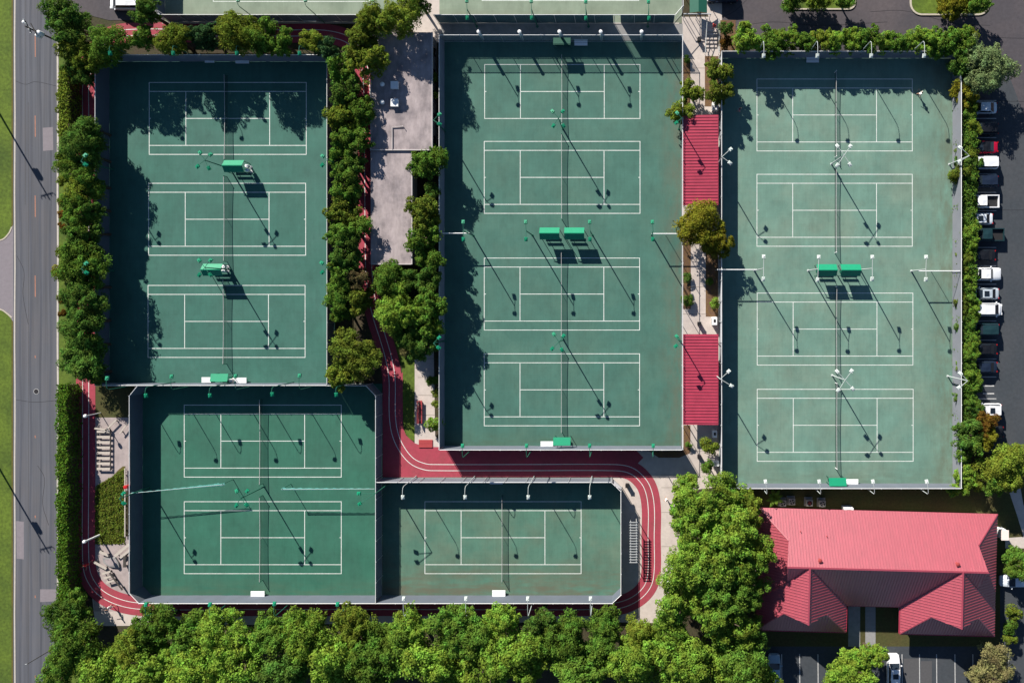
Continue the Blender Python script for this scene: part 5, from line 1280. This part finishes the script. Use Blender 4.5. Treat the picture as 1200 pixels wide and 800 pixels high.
wood = [(90, 709, 14, 4.6, 'mid'), (78, 722, 18, 7, 'dk'), (92, 752, 25, 9, 'mid'), (72, 782, 20, 8, 'dk'), (126, 786, 26, 9, 'br'), (152, 756, 19, 9, 'br'), (186, 732, 22, 8.5, 'mid'), (180, 778, 30, 10.5, 'br'), (224, 744, 25, 9, 'mid'), (234, 786, 27, 10, 'br'), (262, 735, 22, 9, 'br'), (288, 772, 30, 11, 'br'), (318, 741, 24, 9, 'mid'), (342, 780, 28, 10, 'mid'), (362, 741, 26, 10, 'br'), (398, 774, 30, 11, 'br'), (418, 736, 21, 9, 'mid'), (452, 765, 30, 11, 'mid'), (478, 738, 21, 9, 'br'), (510, 772, 30, 11, 'br'), (538, 735, 24, 10, 'mid'), (570, 776, 30, 11, 'br'), (586, 732, 21, 9, 'br'), (622, 764, 30, 11, 'br'), (634, 728, 14, 8.5, 'br'), (660, 746, 22, 9, 'mid'), (682, 778, 29, 10.5, 'br'), (708, 738, 21, 8.5, 'mid'), (738, 776, 27, 10, 'br'), (752, 742, 18, 7, 'br'), (784, 764, 30, 10, 'br'), (830, 784, 30, 10, 'br'), (868, 764, 28, 10, 'mid'), (886, 792, 20, 8, 'br')]
for i_, k_ in ((3, 'mid'), (5, 'yg'), (9, 'bright'), (13, 'dk'), (16, 'yg'), (19, 'bright'), (24, 'dk'), (26, 'mid'), (29, 'yg'), (31, 'bright')): wood[i_] = (*wood[i_][:4], k_)
def wlab(i, x, y, kind):
    marks = [(100, 'below the bottom left bend of the track'), (78, 'at the road edge'), (160, 'near the bottom left bend of the track'), (246, 'below the left bottom lights of the lower left block'), (320, 'below the white bench of the lower left block'), (400, 'below the right bottom light of the lower left block'), (448, 'below the corner shared by two court blocks'), (546, 'below the left light of the single court'), (600, 'below the white bench of the single court'), (680, 'below the right bottom light of the single court'), (760, 'below the bottom right bend of the track'), (880, 'left of the lower car park')]
    near = min(marks, key=lambda m_: abs(m_[0] - x))[1]
    d = 'front' if y > 756 else 'rear'
    return near, d
seen = {}
rows = [(i, wlab(i, a[0], a[1], a[4])) for i, a in enumerate(wood)]
colr = {'br': 'bright green', 'mid': 'mid green', 'dk': 'dark green', 'yg': 'yellow green', 'bright': 'pale bright green'}
for i, (near, d) in rows:
    a = wood[i]; key = (near, d, a[4]); same = [j for j, (n2, d2) in rows if (n2, d2, wood[j][4]) == key]
    word = '' if len(same) == 1 else (['left ', 'right '] if len(same) == 2 else ['left ', 'middle ', 'right '])[sorted(same, key=lambda j: wood[j][0]).index(i)]
    tree(*a, '%s%s woodland tree %s, %s' % (word, colr[a[4]], 'at the bottom edge' if d == 'front' else 'along the pavement', near), GL)
GM = 'big trees left of the clubhouse'
for a in [(806, 572, 18, 7, 'br', 'topmost bright tree of the big clump, beside the bottom of the garden strip'), (812, 606, 30, 10, 'br', 'big bright tree of the clump beside the beige pavement and the person in white'), (852, 590, 27, 9, 'br', 'big tree of the clump just below the left corner of the pale courts'), (880, 600, 16, 7, 'yg', 'yellowish tree of the clump at the top left corner of the clubhouse roof'), (852, 632, 34, 11, 'br', 'tallest tree in the centre of the clump left of the clubhouse'),
          (882, 650, 24, 9.5, 'br', 'tree of the clump hiding the left end of the clubhouse roof'), (808, 658, 30, 10, 'br', 'big tree of the clump beside the white topped cart'), (842, 682, 30, 10.5, 'mid', 'tree in the lower centre of the clump left of the clubhouse'), (874, 690, 26, 9, 'mid', 'tree of the clump at the forward left wing of the clubhouse'), (802, 700, 28, 9, 'br', 'tree of the clump at the lower end of the beige pavement'), (848, 728, 30, 10, 'br', 'lower big tree of the clump, above the lower car park'), (876, 732, 20, 8, 'mid', 'lowest tree of the clump, below the left wing of the clubhouse'), (790, 730, 22, 8, 'br', 'tree joining the clump and the woodland along the bottom edge')]: tree(*a, GM)
# clipped hedge along the road
def leaf_quads(p, d, size, rng, name, m, parent):
    n = len(p); nrm = d + rng.normal(scale=.5, size=(n, 3)); nrm /= np.linalg.norm(nrm, axis=1)[:, None]
    a = np.cross(nrm, rng.normal(size=(n, 3))); a /= np.linalg.norm(a, axis=1)[:, None]; b = np.cross(nrm, a); s = size * rng.uniform(.6, 1.4, n)[:, None]
    V = np.stack([p - a * s * .6, p - b * s * .38 + nrm * s * .15, p + a * s * .6, p + b * s * .38 + nrm * s * .15], axis=1).reshape(-1, 3)
    me = bpy.data.meshes.new(name); me.vertices.add(4 * n); me.vertices.foreach_set('co', V.ravel())
    me.loops.add(4 * n); me.loops.foreach_set('vertex_index', np.arange(4 * n, dtype=np.int32))
    me.polygons.add(n); me.polygons.foreach_set('loop_start', np.arange(0, 4 * n, 4, dtype=np.int32)); me.polygons.foreach_set('loop_total', np.full(n, 4, dtype=np.int32))
    me.update(calc_edges=True); me.materials.append(M[m]); return link(name, me, parent)
def hedge(xc, y0, y1, w, h, lab, m='leaf_hedge', n=15000):
    rng = np.random.default_rng(5)
    A, B = W(xc, y1), W(xc, y0); Ln = (B - A).length; t = thing('clipped_hedge', lab, 'hedge', A)
    top = rng.random(n) < .6; u = rng.random(n) * Ln; hw = w / 2 * (1 + .22 * np.sin(u * 1.9) * np.sin(u * .7 + 1))
    x = np.where(top, rng.uniform(-1, 1, n), np.sign(rng.normal(size=n))) * hw
    z = np.where(top, h * (1 + .10 * np.sin(u * 1.3) * np.sin(u * .43)), rng.random(n) * h) + rng.normal(scale=.10, size=n)
    d = np.where(top[:, None], np.array([[0, 0, 1.]]), np.stack([np.sign(x), 0 * x, .3 + 0 * x], 1))
    leaf_quads(np.stack([x + rng.normal(scale=.12, size=n), u, z], 1), d, .22, rng, 'foliage', m, t)
    MB().prism([(-w * .22, .2), (w * .22, .2), (w * .22, Ln - .2), (-w * .22, Ln - .2)], 0, h * .75).build('branches', 'bark', t)
hx = 740 + (73.5 - 740) * (HC - 2.8) / HC
hedge(hx, 448, 704, 1.5, 2.9, 'long clipped bright green hedge between the road and the left stretch of the red track')
hx2 = 740 + (76 - 740) * (HC - 2.6) / HC
hedge(hx2, 84, 165, 1.3, 2.8, 'short ragged hedge between the road and the visible piece of red track', 'leaf_yg', 4000)
# low ground cover on the dry lawn
rng = np.random.default_rng(9); n = 5200
px = rng.uniform(112, 147, n); py = rng.uniform(546, 637, n)
ok = (py > 566 - (px - 118) * .62) & ~((px > 128) & (py < 556 - (px - 130) * .6)) & (np.hypot(px - 143, py - 633) < 96)
px, py = px[ok], py[ok]; n = len(px)
hgt = .05 + .22 * np.abs(np.sin(px * .35) * np.sin(py * .27 + px * .1)) * rng.random(n)
gc = leaf_quads(np.stack([(px - 600) / S, (400 - py) / S, hgt], 1), np.tile(np.array([[0, 0, 1.]]), (n, 1)), .20, rng, 'ground_cover', 'leaf_olive', None)
gc['kind'] = 'stuff'
hx3 = 740 + (1134.5 - 740) * (HC - 2.0) / HC
hedge(hx3, 118, 492, 2.3, 2.1, 'long low hedge between the sunlit right fence and the parked cars, under the bushes', 'leaf_mid', 18000)
# banana plant by the air conditioning units
t = thing('banana_plant', 'broad leaved yellow green plant left of the air conditioning units', 'plant', I(908, 583, 1.4).xy.to_3d())
MB().tube([(0, 0, 0), (0, 0, .9)], [.12, .07], 8).build('stem', 'leaf_banana', t)
for k in range(8):
    a = k * .785 + .3; l = 1.15 + .2 * (k % 3); mb = MB(); n_ = 7
    for j in range(n_ + 1):
        u = j / n_; r = .08 + l * u; z = .9 + .75 * math.sin(u * 2.3) ; w = .26 * math.sin(math.pi * min(1, u * .9 + .08)) + .01
        c_ = Vector((math.cos(a) * r, math.sin(a) * r, z)); sd = Vector((-math.sin(a), math.cos(a), 0))
        mb.v += [tuple(c_ - sd * w + Vector((0, 0, -.05))), tuple(c_), tuple(c_ + sd * w + Vector((0, 0, -.05)))]
    for j in range(n_): mb.f += [(3 * j, 3 * j + 1, 3 * j + 4, 3 * j + 3), (3 * j + 1, 3 * j + 2, 3 * j + 5, 3 * j + 4)]
    mb.build('leaf', 'leaf_banana', t)
